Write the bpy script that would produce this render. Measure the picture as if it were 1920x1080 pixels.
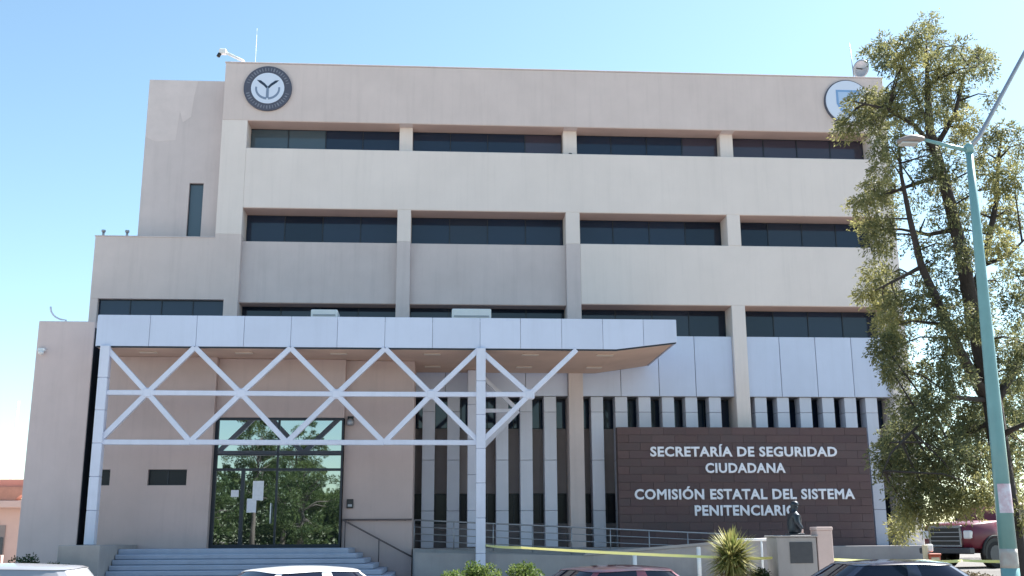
import bpy, bmesh, math, random
import numpy as np
from mathutils import Vector, Matrix
R = math.radians
random.seed(7)
rng = np.random.default_rng(11)
S = bpy.context.scene
COL = S.collection
for o in list(bpy.data.objects):
    bpy.data.objects.remove(o)

# ------------------------------------------------------------------ camera
CAM = Vector((0.0, -42.0, 1.9))
yaw, pitch, roll = R(3.896), R(13.278), R(-0.290)
fw = Vector((math.sin(yaw) * math.cos(pitch), math.cos(yaw) * math.cos(pitch), math.sin(pitch)))
rt0 = Vector((math.cos(yaw), -math.sin(yaw), 0))
up0 = rt0.cross(fw)
rt = math.cos(roll) * rt0 + math.sin(roll) * up0
up = -math.sin(roll) * rt0 + math.cos(roll) * up0
cd = bpy.data.cameras.new('camera')
cam = bpy.data.objects.new('camera', cd)
COL.objects.link(cam)
cam.matrix_world = Matrix(((rt.x, up.x, -fw.x, CAM.x), (rt.y, up.y, -fw.y, CAM.y), (rt.z, up.z, -fw.z, CAM.z), (0, 0, 0, 1)))
cd.sensor_width = 36
cd.lens = 37.5
cd.clip_end = 4000
S.camera = cam

# ------------------------------------------------------------------ light
SUN_EL, SUN_AZ = R(47), R(58)          # azimuth measured from +Y (behind the building) towards +X
w = bpy.data.worlds.new('World')
S.world = w
w.use_nodes = True
wn = w.node_tree
sky = wn.nodes.new('ShaderNodeTexSky')
sky.sky_type = 'NISHITA'
sky.sun_disc = False
sky.sun_elevation = SUN_EL
sky.sun_rotation = SUN_AZ
sky.air_density = 1.0
sky.dust_density = 0.5
sky.ozone_density = 0.2
bg = wn.nodes['Background']
bg.inputs['Strength'].default_value = 0.077
wb = wn.nodes.new('ShaderNodeMix')          # uniform white balance of the whole sky
wb.data_type = 'RGBA'
wb.blend_type = 'MULTIPLY'
wb.inputs['Factor'].default_value = 1.0
wb.inputs['B'].default_value = (0.925, 1.045, 1.0, 1)
wn.links.new(sky.outputs['Color'], wb.inputs['A'])
wn.links.new(wb.outputs['Result'], bg.inputs['Color'])
sl = bpy.data.lights.new('sun', 'SUN')
sl.energy = 5.0
sl.angle = R(0.53)
sl.color = (1.0, 0.965, 0.92)
so = bpy.data.objects.new('sun', sl)
COL.objects.link(so)
sd = Vector((math.sin(SUN_AZ) * math.cos(SUN_EL), math.cos(SUN_AZ) * math.cos(SUN_EL), math.sin(SUN_EL)))
so.rotation_euler = sd.to_track_quat('Z', 'Y').to_euler()
so.location = (30, 30, 60)
S.view_settings.view_transform = 'Standard'
S.view_settings.look = 'None'
S.view_settings.exposure = 1.68
S.view_settings.gamma = 1.0
S.view_settings.use_curve_mapping = False
S.render.engine = 'CYCLES'
S.cycles.max_bounces = 8
S.cycles.transparent_max_bounces = 8

# ------------------------------------------------------------------ materials
def mat(name, col, rough=0.8, metal=0.0, spec=0.5, noise=0.0, nscale=3.0, streak=0.0, bump=0.0, bscale=60.0, col2=None, coat=0.0, ovar=0.0):
    m = bpy.data.materials.new(name)
    m.use_nodes = True
    nt = m.node_tree
    b = nt.nodes['Principled BSDF']
    b.inputs['Base Color'].default_value = (*col, 1)
    b.inputs['Roughness'].default_value = rough
    b.inputs['Metallic'].default_value = metal
    b.inputs['Specular IOR Level'].default_value = spec
    b.inputs['Coat Weight'].default_value = coat
    L = nt.links
    tc = nt.nodes.new('ShaderNodeNewGeometry')
    pos = tc.outputs['Position']
    cur = None
    def mixnode(a, bcol, fac):
        mx = nt.nodes.new('ShaderNodeMix')
        mx.data_type = 'RGBA'
        L.new(fac, mx.inputs['Factor'])
        if a is None:
            mx.inputs['A'].default_value = (*col, 1)
        else:
            L.new(a, mx.inputs['A'])
        mx.inputs['B'].default_value = (*bcol, 1)
        return mx.outputs['Result']
    def ramp(src, lo, hi, top):
        r = nt.nodes.new('ShaderNodeMapRange')
        L.new(src, r.inputs['Value'])
        r.inputs['From Min'].default_value = lo
        r.inputs['From Max'].default_value = hi
        r.inputs['To Max'].default_value = top
        return r.outputs['Result']
    if noise > 0:
        n = nt.nodes.new('ShaderNodeTexNoise')
        n.inputs['Scale'].default_value = nscale
        n.inputs['Detail'].default_value = 7
        n.inputs['Roughness'].default_value = 0.62
        L.new(pos, n.inputs['Vector'])
        c2 = col2 or tuple(c * (1 - 0.55) for c in col)
        cur = mixnode(cur, c2, ramp(n.outputs['Fac'], 0.35, 0.75, noise))
    if streak > 0:
        mp = nt.nodes.new('ShaderNodeMapping')
        mp.inputs['Scale'].default_value = (2.2, 2.2, 0.12)
        L.new(pos, mp.inputs['Vector'])
        n2 = nt.nodes.new('ShaderNodeTexNoise')
        n2.inputs['Scale'].default_value = 1.6
        n2.inputs['Detail'].default_value = 6
        n2.inputs['Roughness'].default_value = 0.7
        L.new(mp.outputs['Vector'], n2.inputs['Vector'])
        cur = mixnode(cur, tuple(c * 0.55 for c in col), ramp(n2.outputs['Fac'], 0.5, 0.78, streak))
    if ovar > 0:
        oi = nt.nodes.new('ShaderNodeObjectInfo')
        hs = nt.nodes.new('ShaderNodeHueSaturation')
        r = nt.nodes.new('ShaderNodeMapRange')
        L.new(oi.outputs['Random'], r.inputs['Value'])
        r.inputs['To Min'].default_value = 1 - ovar
        r.inputs['To Max'].default_value = 1 + ovar
        L.new(r.outputs['Result'], hs.inputs['Value'])
        if cur is None: hs.inputs['Color'].default_value = (*col, 1)
        else: L.new(cur, hs.inputs['Color'])
        cur = hs.outputs['Color']
    if cur is not None:
        L.new(cur, b.inputs['Base Color'])
    if bump > 0:
        n3 = nt.nodes.new('ShaderNodeTexNoise')
        n3.inputs['Scale'].default_value = bscale
        n3.inputs['Detail'].default_value = 5
        L.new(pos, n3.inputs['Vector'])
        bp = nt.nodes.new('ShaderNodeBump')
        bp.inputs['Strength'].default_value = bump
        bp.inputs['Distance'].default_value = 0.02
        L.new(n3.outputs['Fac'], bp.inputs['Height'])
        L.new(bp.outputs['Normal'], b.inputs['Normal'])
    return m

def leafmat(name, c1, c2, trans=0.45):
    m = bpy.data.materials.new(name)
    m.use_nodes = True
    nt = m.node_tree
    for n in list(nt.nodes):
        nt.nodes.remove(n)
    out = nt.nodes.new('ShaderNodeOutputMaterial')
    at_ = nt.nodes.new('ShaderNodeAttribute')
    at_.attribute_name = 'tint'
    mx = nt.nodes.new('ShaderNodeMix')
    mx.data_type = 'RGBA'
    mx.inputs['A'].default_value = (*c1, 1)
    mx.inputs['B'].default_value = (*c2, 1)
    nt.links.new(at_.outputs['Fac'], mx.inputs['Factor'])
    d = nt.nodes.new('ShaderNodeBsdfPrincipled')
    d.inputs['Roughness'].default_value = 0.55
    d.inputs['Specular IOR Level'].default_value = 0.3
    t = nt.nodes.new('ShaderNodeBsdfTranslucent')
    nt.links.new(mx.outputs['Result'], d.inputs['Base Color'])
    nt.links.new(mx.outputs['Result'], t.inputs['Color'])
    s = nt.nodes.new('ShaderNodeMixShader')
    s.inputs[0].default_value = trans
    nt.links.new(d.outputs[0], s.inputs[1])
    nt.links.new(t.outputs[0], s.inputs[2])
    nt.links.new(s.outputs[0], out.inputs['Surface'])
    return m

def mirror_glass(name, tint, fac):
    m = bpy.data.materials.new(name)
    m.use_nodes = True
    nt = m.node_tree
    b = nt.nodes['Principled BSDF']
    b.inputs['Base Color'].default_value = (0.012, 0.018, 0.02, 1)
    b.inputs['Roughness'].default_value = 0.03
    g = nt.nodes.new('ShaderNodeBsdfGlossy')
    g.inputs['Color'].default_value = (*tint, 1)
    g.inputs['Roughness'].default_value = 0.012
    s = nt.nodes.new('ShaderNodeMixShader')
    s.inputs[0].default_value = fac
    out = nt.nodes['Material Output']
    nt.links.new(b.outputs[0], s.inputs[1])
    nt.links.new(g.outputs[0], s.inputs[2])
    nt.links.new(s.outputs[0], out.inputs['Surface'])
    # slightly wavy panes
    n = nt.nodes.new('ShaderNodeTexNoise')
    n.inputs['Scale'].default_value = 0.9
    n.inputs['Detail'].default_value = 1
    ge = nt.nodes.new('ShaderNodeNewGeometry')
    nt.links.new(ge.outputs['Position'], n.inputs['Vector'])
    bp = nt.nodes.new('ShaderNodeBump')
    bp.inputs['Strength'].default_value = 0.25
    bp.inputs['Distance'].default_value = 0.012
    nt.links.new(n.outputs['Fac'], bp.inputs['Height'])
    nt.links.new(bp.outputs['Normal'], g.inputs['Normal'])
    return m

M = {}
M['paint_a'] = mat('paint_old_beige', (0.685, 0.578, 0.55), 0.85, noise=0.2, nscale=0.55, streak=0.22, bump=0.25, bscale=90)
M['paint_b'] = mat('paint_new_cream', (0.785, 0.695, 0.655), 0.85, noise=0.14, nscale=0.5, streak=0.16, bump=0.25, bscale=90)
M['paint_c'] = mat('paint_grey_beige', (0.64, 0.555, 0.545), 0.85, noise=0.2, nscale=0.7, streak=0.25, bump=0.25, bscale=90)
M['paint_pink'] = mat('paint_pinkish', (0.66, 0.535, 0.515), 0.85, noise=0.2, nscale=0.6, streak=0.2, bump=0.25, bscale=90)
M['patch'] = mat('paint_patch', (0.71, 0.615, 0.60), 0.85, noise=0.2, nscale=1.5, bump=0.25, bscale=90)
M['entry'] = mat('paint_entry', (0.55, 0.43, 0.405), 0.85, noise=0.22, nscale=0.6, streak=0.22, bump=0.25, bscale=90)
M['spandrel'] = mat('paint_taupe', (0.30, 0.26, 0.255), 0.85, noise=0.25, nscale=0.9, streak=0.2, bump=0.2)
M['panel'] = mat('aluminium_panel', (0.595, 0.64, 0.79), 0.42, metal=0.1, noise=0.12, nscale=0.8, streak=0.14, ovar=0.035)
M['fin'] = mat('fin_aluminium', (0.62, 0.63, 0.72), 0.45, metal=0.1, noise=0.12, nscale=0.8, streak=0.16, ovar=0.04)
M['steel'] = mat('white_steel', (0.66, 0.68, 0.80), 0.45, noise=0.16, nscale=2.0, streak=0.18, ovar=0.03)
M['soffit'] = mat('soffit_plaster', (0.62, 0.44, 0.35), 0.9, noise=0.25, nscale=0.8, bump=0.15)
M['glass'] = mat('dark_glass', (0.017, 0.030, 0.060), 0.04, spec=0.5)
M['glass_blind'] = mat('glass_over_blind', (0.075, 0.11, 0.14), 0.05, spec=0.6)
M['glass_curtain'] = mat('glass_over_curtain', (0.05, 0.045, 0.07), 0.05, spec=0.6)
M['glass_b'] = mat('dark_glass_grey', (0.022, 0.032, 0.055), 0.05, spec=0.5)
M['glass_c'] = mat('dark_glass_deep', (0.008, 0.016, 0.034), 0.05, spec=0.5)
M['glass_dim'] = mat('shaded_glass', (0.012, 0.013, 0.02), 0.25, spec=0.3)
M['frame'] = mat('dark_aluminium', (0.022, 0.028, 0.04), 0.4, metal=0.3)
M['door_glass'] = mirror_glass('mirror_glass', (0.76, 0.86, 0.90), 0.42)
M['interior'] = mat('dark_interior', (0.02, 0.02, 0.025), 0.9)
M['stone'] = mat('brown_stone', (0.105, 0.062, 0.064), 0.75, noise=0.5, nscale=2.5, bump=0.4, bscale=25, col2=(0.125, 0.085, 0.075), ovar=0.10)
M['stone2'] = mat('brown_stone_dark', (0.096, 0.058, 0.062), 0.75, noise=0.5, nscale=2.5, bump=0.4, bscale=25, col2=(0.10, 0.075, 0.07), ovar=0.10)
M['stone3'] = mat('brown_stone_grey', (0.108, 0.068, 0.068), 0.75, noise=0.5, nscale=2.5, bump=0.4, bscale=25, col2=(0.075, 0.062, 0.066), ovar=0.10)
M['mortar'] = mat('mortar', (0.075, 0.05, 0.052), 0.95)
M['letter'] = mat('white_letter', (0.84, 0.84, 0.90), 0.45)
M['conc'] = mat('concrete', (0.36, 0.34, 0.34), 0.9, noise=0.35, nscale=1.2, streak=0.3, bump=0.3)
M['conc_blue'] = mat('blue_painted_concrete', (0.33, 0.375, 0.47), 0.8, noise=0.3, nscale=1.1, streak=0.15, bump=0.2)
M['rail'] = mat('galvanised_steel', (0.36, 0.37, 0.40), 0.45, metal=0.6, noise=0.2, nscale=5)
M['rail_brown'] = mat('brown_rail', (0.13, 0.10, 0.10), 0.5, noise=0.2, nscale=5)
M['white_metal'] = mat('white_enamel', (0.78, 0.78, 0.78), 0.4, noise=0.1, nscale=6)
M['black'] = mat('black_plastic', (0.02, 0.02, 0.022), 0.5)
M['asphalt'] = mat('asphalt', (0.15, 0.14, 0.13), 0.9, noise=0.5, nscale=0.8, bump=0.4, bscale=120, col2=(0.10, 0.095, 0.09))
M['pavement'] = mat('pavement_concrete', (0.40, 0.375, 0.355), 0.9, noise=0.4, nscale=0.7, bump=0.3, bscale=60)
M['soil'] = mat('dry_soil', (0.30, 0.25, 0.205), 0.95, noise=0.6, nscale=0.9, bump=0.6, bscale=20)
M['kerb'] = mat('kerb', (0.42, 0.39, 0.35), 0.9, noise=0.4, nscale=2.5, bump=0.3)
M['roadpaint'] = mat('road_paint', (0.62, 0.60, 0.55), 0.8, noise=0.5, nscale=5)
M['bronze'] = mat('dark_bronze', (0.055, 0.065, 0.08), 0.42, metal=0.75, noise=0.4, nscale=14, bump=0.3, bscale=30)
M['plaque'] = mat('plaque', (0.075, 0.08, 0.095), 0.35, metal=0.4, noise=0.3, nscale=9)
M['pillar'] = mat('pink_plaster', (0.60, 0.47, 0.44), 0.85, noise=0.2, nscale=3, bump=0.2)
M['tape'] = mat('caution_tape', (0.80, 0.77, 0.28), 0.4, noise=0.4, nscale=5, col2=(0.66, 0.66, 0.36))
M['teal'] = mat('teal_paint', (0.19, 0.37, 0.37), 0.28, noise=0.3, nscale=2.2, streak=0.25)
M['bark'] = mat('bark', (0.055, 0.043, 0.038), 0.95, noise=0.6, nscale=8, bump=0.9, bscale=22)
M['bark_grey'] = mat('bark_grey', (0.16, 0.135, 0.12), 0.95, noise=0.6, nscale=8, bump=0.9, bscale=22)
M['leaf_a'] = leafmat('leaf_main', (0.09, 0.112, 0.065), (0.36, 0.335, 0.13), 0.5)
M['leaf_b'] = leafmat('leaf_park', (0.045, 0.08, 0.03), (0.14, 0.18, 0.06))
M['leaf_c'] = leafmat('leaf_shrub', (0.05, 0.10, 0.02), (0.17, 0.22, 0.06))
M['leaf_d'] = leafmat('leaf_hedge', (0.02, 0.045, 0.02), (0.04, 0.07, 0.03))
M['yucca'] = leafmat('yucca_blade', (0.16, 0.20, 0.06), (0.48, 0.43, 0.17), 0.3)
M['yucca_dry'] = leafmat('yucca_dry_blade', (0.26, 0.19, 0.11), (0.38, 0.30, 0.18), 0.2)
M['coral'] = mat('coral_stucco', (0.60, 0.30, 0.24), 0.85, noise=0.2, nscale=0.8, bump=0.2)
M['coral_pale'] = mat('pale_coral', (0.66, 0.47, 0.42), 0.85, noise=0.2, nscale=0.8, bump=0.2)
M['rtile'] = mat('clay_tile', (0.55, 0.26, 0.19), 0.8, noise=0.4, nscale=3)

# ------------------------------------------------------------------ helpers
WOFF = {}
def obj(name, me, m, parent=None, local=False, smooth=False):
    o = bpy.data.objects.new(name, me)
    COL.objects.link(o)
    if m is not None and not me.materials:
        for k in (m if isinstance(m, (list, tuple)) else [m]):
            me.materials.append(M[k] if isinstance(k, str) else k)
    if parent is not None:
        o.parent = parent
        if not local:
            o.location = -WOFF.get(parent.name, Vector((0, 0, 0)))
    WOFF[o.name] = Vector((0, 0, 0))
    if smooth:
        me.polygons.foreach_set('use_smooth', [True] * len(me.polygons))
    return o
def tag(o, label=None, cat=None, group=None, kind=None):
    if label: o['label'] = label
    if cat: o['category'] = cat
    if group: o['group'] = group
    if kind: o['kind'] = kind
    return o
def thing(name, loc, label, cat, group=None, rz=0.0):
    o = bpy.data.objects.new(name, None)
    COL.objects.link(o)
    o.empty_display_size = 0.3
    o.location = loc
    o.rotation_euler = (0, 0, rz)
    WOFF[o.name] = Vector(loc)
    return tag(o, label, cat, group)
def fin(bm, name, recalc=True):
    if recalc:
        bmesh.ops.recalc_face_normals(bm, faces=bm.faces)
    me = bpy.data.meshes.new(name)
    bm.to_mesh(me)
    bm.free()
    return me
def bbox(bm, x0, x1, y0, y1, z0, z1, bev=0.0):
    vs = [bm.verts.new(p) for p in ((x0, y0, z0), (x1, y0, z0), (x1, y1, z0), (x0, y1, z0), (x0, y0, z1), (x1, y0, z1), (x1, y1, z1), (x0, y1, z1))]
    fs = [bm.faces.new([vs[i] for i in q]) for q in ((0, 3, 2, 1), (4, 5, 6, 7), (0, 1, 5, 4), (1, 2, 6, 5), (2, 3, 7, 6), (3, 0, 4, 7))]
    if bev > 0:
        es = {e for f in fs for e in f.edges}
        bmesh.ops.bevel(bm, geom=list(es), offset=bev, segments=1, affect='EDGES')
def box(name, x0, x1, y0, y1, z0, z1, m, parent=None, bev=0.012, local=False):
    bm = bmesh.new()
    bbox(bm, x0, x1, y0, y1, z0, z1, bev)
    return obj(name, fin(bm, name, False), m, parent, local)
def tube_bm(bm, pts, rad, n=8, cap=True):
    pts = [Vector([float(c) for c in p]) for p in pts]
    if not isinstance(rad, (list, tuple)):
        rad = [rad] * len(pts)
    rad = [float(r) for r in rad]
    rings = []
    a = None
    for i, p in enumerate(pts):
        d = (pts[min(i + 1, len(pts) - 1)] - pts[max(i - 1, 0)]).normalized()
        if a is None:
            a = d.orthogonal().normalized()
        a = (a - d * a.dot(d)).normalized()
        b = d.cross(a)
        rings.append([bm.verts.new(p + rad[i] * (a * math.cos(2 * math.pi * k / n) + b * math.sin(2 * math.pi * k / n))) for k in range(n)])
    for r0, r1 in zip(rings, rings[1:]):
        for k in range(n):
            bm.faces.new((r0[k], r0[(k + 1) % n], r1[(k + 1) % n], r1[k]))
    if cap:
        bm.faces.new(rings[0][::-1])
        bm.faces.new(rings[-1])
def tube(name, pts, rad, m, parent=None, n=8, local=False, smooth=True):
    bm = bmesh.new()
    tube_bm(bm, pts, rad, n)
    return obj(name, fin(bm, name), m, parent, local, smooth)
def beam(name, p, q, wdt, dep, m, parent=None, local=False):
    """rectangular bar from p to q, wdt across in the facade plane, dep along Y"""
    p, q = Vector(p), Vector(q)
    d = (q - p).normalized()
    s = Vector((0, 1, 0))
    n = d.cross(s).normalized()
    bm = bmesh.new()
    vs = []
    for c in (p, q):
        for u, v in ((-1, -1), (1, -1), (1, 1), (-1, 1)):
            vs.append(bm.verts.new(c + n * u * wdt / 2 + s * v * dep / 2))
    for qd in ((0, 1, 2, 3), (7, 6, 5, 4), (0, 4, 5, 1), (1, 5, 6, 2), (2, 6, 7, 3), (3, 7, 4, 0)):
        bm.faces.new([vs[i] for i in qd])
    bmesh.ops.bevel(bm, geom=list(bm.edges), offset=0.012, segments=1, affect='EDGES')
    return obj(name, fin(bm, name), m, parent, local)
def prism(name, poly, y0, y1, m, parent=None, axis='y', local=False, bev=0.0):
    """extrude a polygon given in (x,z) along y  (axis 'y') or (x,y) along z (axis 'z')"""
    bm = bmesh.new()
    P = (lambda a, b, c: (a, c, b)) if axis == 'y' else (lambda a, b, c: (a, b, c))
    v0 = [bm.verts.new(P(a, b, y0)) for a, b in poly]
    v1 = [bm.verts.new(P(a, b, y1)) for a, b in poly]
    bm.faces.new(v0)
    bm.faces.new(v1[::-1])
    for i in range(len(poly)):
        j = (i + 1) % len(poly)
        bm.faces.new((v0[i], v1[i], v1[j], v0[j]))
    if bev:
        bmesh.ops.bevel(bm, geom=list(bm.edges), offset=bev, segments=1, affect='EDGES')
    return obj(name, fin(bm, name), m, parent, local)
def mesh_np(name, v, f, tint=None):
    me = bpy.data.meshes.new(name)
    n, k = len(f), f.shape[1]
    me.vertices.add(len(v))
    me.vertices.foreach_set('co', np.ascontiguousarray(v, dtype=np.float32).ravel())
    me.loops.add(n * k)
    me.loops.foreach_set('vertex_index', np.ascontiguousarray(f, dtype=np.int32).ravel())
    me.polygons.add(n)
    me.polygons.foreach_set('loop_start', np.arange(0, n * k, k, dtype=np.int32))
    me.update(calc_edges=True)
    if tint is not None:
        a = me.attributes.new('tint', 'FLOAT', 'POINT')
        a.data.foreach_set('value', np.ascontiguousarray(tint, dtype=np.float32))
    me.validate()
    return me
def disc_loop(n, r):
    return [(r * math.cos(2 * math.pi * k / n), r * math.sin(2 * math.pi * k / n)) for k in range(n)]

# ------------------------------------------------------------------ ground
def sheet(name, poly, z, m, kind='structure'):
    bm = bmesh.new()
    bm.faces.new([bm.verts.new((x, y, z)) for x, y in poly])
    return tag(obj(name, fin(bm, name), m), kind=kind)
sheet('ground', [(-900, -900), (900, -900), (900, 900), (-900, 900)], -0.02, 'soil')
sheet('road', [(-300, -36), (300, -36), (300, -20), (-300, -20)], 0.0, 'asphalt')
for i in range(-12, 13):
    sheet('road_marking', [(i * 6, -28.1), (i * 6 + 3, -28.1), (i * 6 + 3, -27.98), (i * 6, -27.98)], 0.004, 'roadpaint')
o = box('kerb', -150, 150, -20.0, -19.75, -0.1, 0.15, 'kerb'); tag(o, kind='structure')
o = box('pavement', -150, 150, -19.75, -16.0, -0.1, 0.148, 'pavement', bev=0); tag(o, kind='structure')
o = box('forecourt', -60, 17.0, -16.0, 20, -0.1, 0.30, 'pavement'); tag(o, kind='structure')
o = box('far_pavement', -150, 150, -46.0, -36.0, -0.1, 0.15, 'pavement'); tag(o, kind='structure')
# raised parking pad on the right, with a sloping bank towards the street
prism_bm = bmesh.new()
vs0 = [(-16.0, 0.0), (-12.5, 1.0), (60, 1.0), (60, -0.2), (-16.0, -0.2)]
a0 = [prism_bm.verts.new((11.9 if i not in (1,) else 12.6, y, z)) for i, (y, z) in enumerate(vs0)]
a1 = [prism_bm.verts.new((120, y, z)) for y, z in vs0]
prism_bm.faces.new(a0); prism_bm.faces.new(a1[::-1])
for i in range(5):
    j = (i + 1) % 5
    prism_bm.faces.new((a0[i], a1[i], a1[j], a0[j]))
tag(obj('parking_pad', fin(prism_bm, 'parking_pad'), 'asphalt'), kind='structure')

# ------------------------------------------------------------------ main building
B = thing('office_building', (5, 8, 0), 'beige four storey office building with long dark ribbon windows', 'building')
ZT, H1, S1, H2, S2, H3, S3, PB = 21.4, 18.85, 17.65, 15.08, 13.74, 11.2, 9.95, 7.47
XL, XA, XR, XE = -9.1, -8.07, 19.1, 18.36
cols = [(-1.82, -1.27), (5.10, 5.68), (11.87, 12.43)]
bays = [(XA, cols[0][0]), (cols[0][1], cols[1][0]), (cols[1][1], cols[2][0]), (cols[2][1], XE)]
GY = 1.1
box('core_wall', XL + 0.02, XR - 0.02, 1.45, 16, 0.3, 21.0, 'paint_a', B)
box('parapet_wall', XL, XR, 0, 1.44, H1, ZT, 'paint_a', B, 0.02)
box('parapet_coping', XL - 0.03, XR + 0.03, -0.03, 0.35, ZT, ZT + 0.05, 'paint_c', B)
box('corner_pier', XL, XA, 0, 1.44, 13.95, H1, 'paint_b', B)
box('corner_pier', XL, XA, 0, 1.44, 0.3, 9.95, 'paint_a', B, 0)
box('corner_pier', -8.62, XA, 0, 1.44, 9.95, 11.24, 'paint_a', B, 0)
box('corner_pier', XL, XA, 0, 1.44, 11.24, 13.95, 'paint_a', B, 0)
box('corner_pier', XE, XR, 0, 1.44, 0.3, H1, 'paint_b', B)
box('spandrel_band', XA, XE, 0, 1.44, H2, S1, 'paint_b', B, 0.02)
# row 1 mullion piers are set back, the lower piers stand flush with the bands
for (x0, x1) in cols:
    box('pier', x0, x1, 0.45, 1.44, S1, H1, 'paint_b', B)
    box('pier', x0, x1, 0, 1.44, S2, H2, 'paint_b', B)
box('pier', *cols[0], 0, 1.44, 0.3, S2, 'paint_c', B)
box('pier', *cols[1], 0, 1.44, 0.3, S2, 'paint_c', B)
box('pier', *cols[2], 0, 1.44, 0.3, H3, 'paint_b', B)
for x0, x1 in bays[:2]:
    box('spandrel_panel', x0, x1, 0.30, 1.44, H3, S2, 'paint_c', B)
box('spandrel_band', cols[1][1], XE, 0.004, 1.44, H3, S2, 'paint_b', B, 0.02)

def window(x0, x1, z0, z1, y, parent, n, mats=None, fr=0.035, dep=0.07):
    bm = bmesh.new()
    bbox(bm, x0, x1, y - dep, y, z0, z0 + fr)
    bbox(bm, x0, x1, y - dep, y, z1 - fr, z1)
    pw = (x1 - x0) / n
    for i in range(n + 1):
        xc = x0 + i * pw
        a, b = max(x0, xc - fr / 2), min(x1, xc + fr / 2)
        bbox(bm, a, b, y - dep + 0.004, y - 0.004, z0 + fr, z1 - fr)
    wdw = obj('window', fin(bm, 'window', False), 'frame', parent)
    for i in range(n):
        a = x0 + i * pw + fr / 2
        b = x0 + (i + 1) * pw - fr / 2
        tl = random.uniform(-0.006, 0.006)
        bm = bmesh.new()
        v = [bm.verts.new(p) for p in ((a, y - 0.035, z0 + fr), (b, y - 0.035 + tl, z0 + fr), (b, y - 0.035 + tl, z1 - fr), (a, y - 0.035, z1 - fr))]
        bm.faces.new(v)
        ex = bmesh.ops.extrude_face_region(bm, geom=bm.faces[:])
        bmesh.ops.translate(bm, vec=(0, 0.012, 0), verts=[g for g in ex['geom'] if isinstance(g, bmesh.types.BMVert)])
        obj('pane', fin(bm, 'pane'), (mats[i] if mats else 'glass'), wdw)
    return wdw
blind = {(0, 0): ['glass_blind', 'glass_blind', 'glass', 'glass'], (0, 1): ['glass', 'glass', 'glass', 'glass_curtain'],
         (0, 2): ['glass', 'glass', 'glass', 'glass_curtain'], (0, 3): ['glass_curtain'] * 4}
for r, (z0, z1) in enumerate(((S1, H1), (S2, H2), (S3, H3))):
    for k, (x0, x1) in enumerate(bays):
        window(x0, x1, z0, z1 - 0.003, GY if r else 1.0, B, 4, blind.get((r, k)) or [random.choice(('glass', 'glass', 'glass_b', 'glass_c')) for _ in range(4)])
M['soffit_bounce'] = mat('soffit_bounce_tint', (0.60, 0.43, 0.37), 0.9, noise=0.25, nscale=0.9)  # warm light bounced off the ground, put into the colour
for r, zz in enumerate((H1, H2, H3)):  # thin boards added under the window heads to carry the bounce tone
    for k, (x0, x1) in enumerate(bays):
        box('reveal_bounce_board', x0 + .005, x1 - .005, (0.32 if r == 2 and k < 2 else 0.02), (0.92 if r == 0 else 1.02), zz - 0.02, zz - 0.002, 'soffit_bounce', B, 0)
# white metal panels below the lowest ribbon, each sheet a piece of its own
def panel(x0, x1, z0, z1, y, parent, nm='cladding_panel', m='panel', th=0.05):
    j = 0.011
    t = random.uniform(-0.004, 0.004)
    return box(nm, x0 + j, x1 - j, y + t, y + th, z0 + j, z1 - j, m, parent, 0.008)
for k, edges in ((1, [cols[0][1], 0.2, 1.8, 3.4, cols[1][0]]), (2, [cols[1][1], 7.24, 8.80, 10.30, cols[2][0]]), (3, [cols[2][1], 13.83, 15.33, 16.84, XE])):
    box('panel_backing', bays[k][0], bays[k][1], 0.30, 1.44, PB, S3, 'rail', B, 0)
    for a, b in zip(edges, edges[1:]):
        panel(a, b, PB, S3, 0.22, B)
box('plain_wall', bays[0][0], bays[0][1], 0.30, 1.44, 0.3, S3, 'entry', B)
# ground floor: windows in two rows, taupe spandrel, white fins in front
WY = 1.3
for k in (1, 2, 3):
    x0, x1 = bays[k]
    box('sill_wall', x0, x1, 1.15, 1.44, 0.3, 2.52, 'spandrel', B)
    window(x0, x1, 2.52, 3.69, WY, B, 6, ['glass_dim'] * 6)
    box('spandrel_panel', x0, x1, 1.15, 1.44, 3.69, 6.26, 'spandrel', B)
    window(x0, x1, 6.26, PB - 0.002, WY, B, 6)
fins = [-0.44, 0.54, 2.46, 3.42, 4.38, 6.27, 7.25, 8.20, 9.15, 10.10, 11.07, 12.95, 13.87, 14.80, 15.74, 16.66, 17.54]
for xf in fins:
    for z0, z1 in ((1.60, 3.0), (3.0, 4.95), (4.95, 6.85), (6.85, PB)):
        box('fin', xf - 0.245, xf + 0.245, 0.32, 0.95, z0 + 0.006, z1 - 0.006, 'fin', B, 0.01)
# roof plant hidden behind the parapet: stair head house
# left lower block, flush with the corner pier
box('side_block_wall', -13.8, XL, 0.0, 10, 11.24, 13.77, 'paint_a', B, 0)
box('side_block_wall', -13.8, -13.5, 0.0, 10, 0.3, 11.24, 'paint_a', B)
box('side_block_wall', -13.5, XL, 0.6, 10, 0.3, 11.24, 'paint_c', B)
window(-13.5, -8.62, 9.95, 11.238, 0.25, B, 4)
box('side_block_coping', -13.83, XL, -0.03, 0.3, 13.77, 13.82, 'paint_c', B)
# stair tower
T = B
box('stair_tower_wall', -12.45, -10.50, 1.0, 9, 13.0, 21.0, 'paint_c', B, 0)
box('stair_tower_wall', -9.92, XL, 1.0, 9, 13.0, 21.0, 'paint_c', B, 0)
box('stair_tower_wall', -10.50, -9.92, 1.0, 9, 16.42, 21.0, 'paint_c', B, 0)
box('stair_tower_wall', -10.50, -9.92, 1.25, 9, 13.0, 16.42, 'interior', B)
window(-10.50, -9.92, 13.9, 16.418, 1.2, B, 1, ['glass_blind'])
# repainted area on the tower (rough edged film of newer paint)
prism('paint_patch', [(-12.44, 20.99), (-12.44, 18.42), (-12.0, 18.22), (-11.2, 18.3), (-11.1, 19.6), (-10.95, 19.1), (-10.62, 19.35), (-10.55, 20.3), (-10.42, 20.99)], 0.994, 1.0, 'patch', B)

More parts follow.
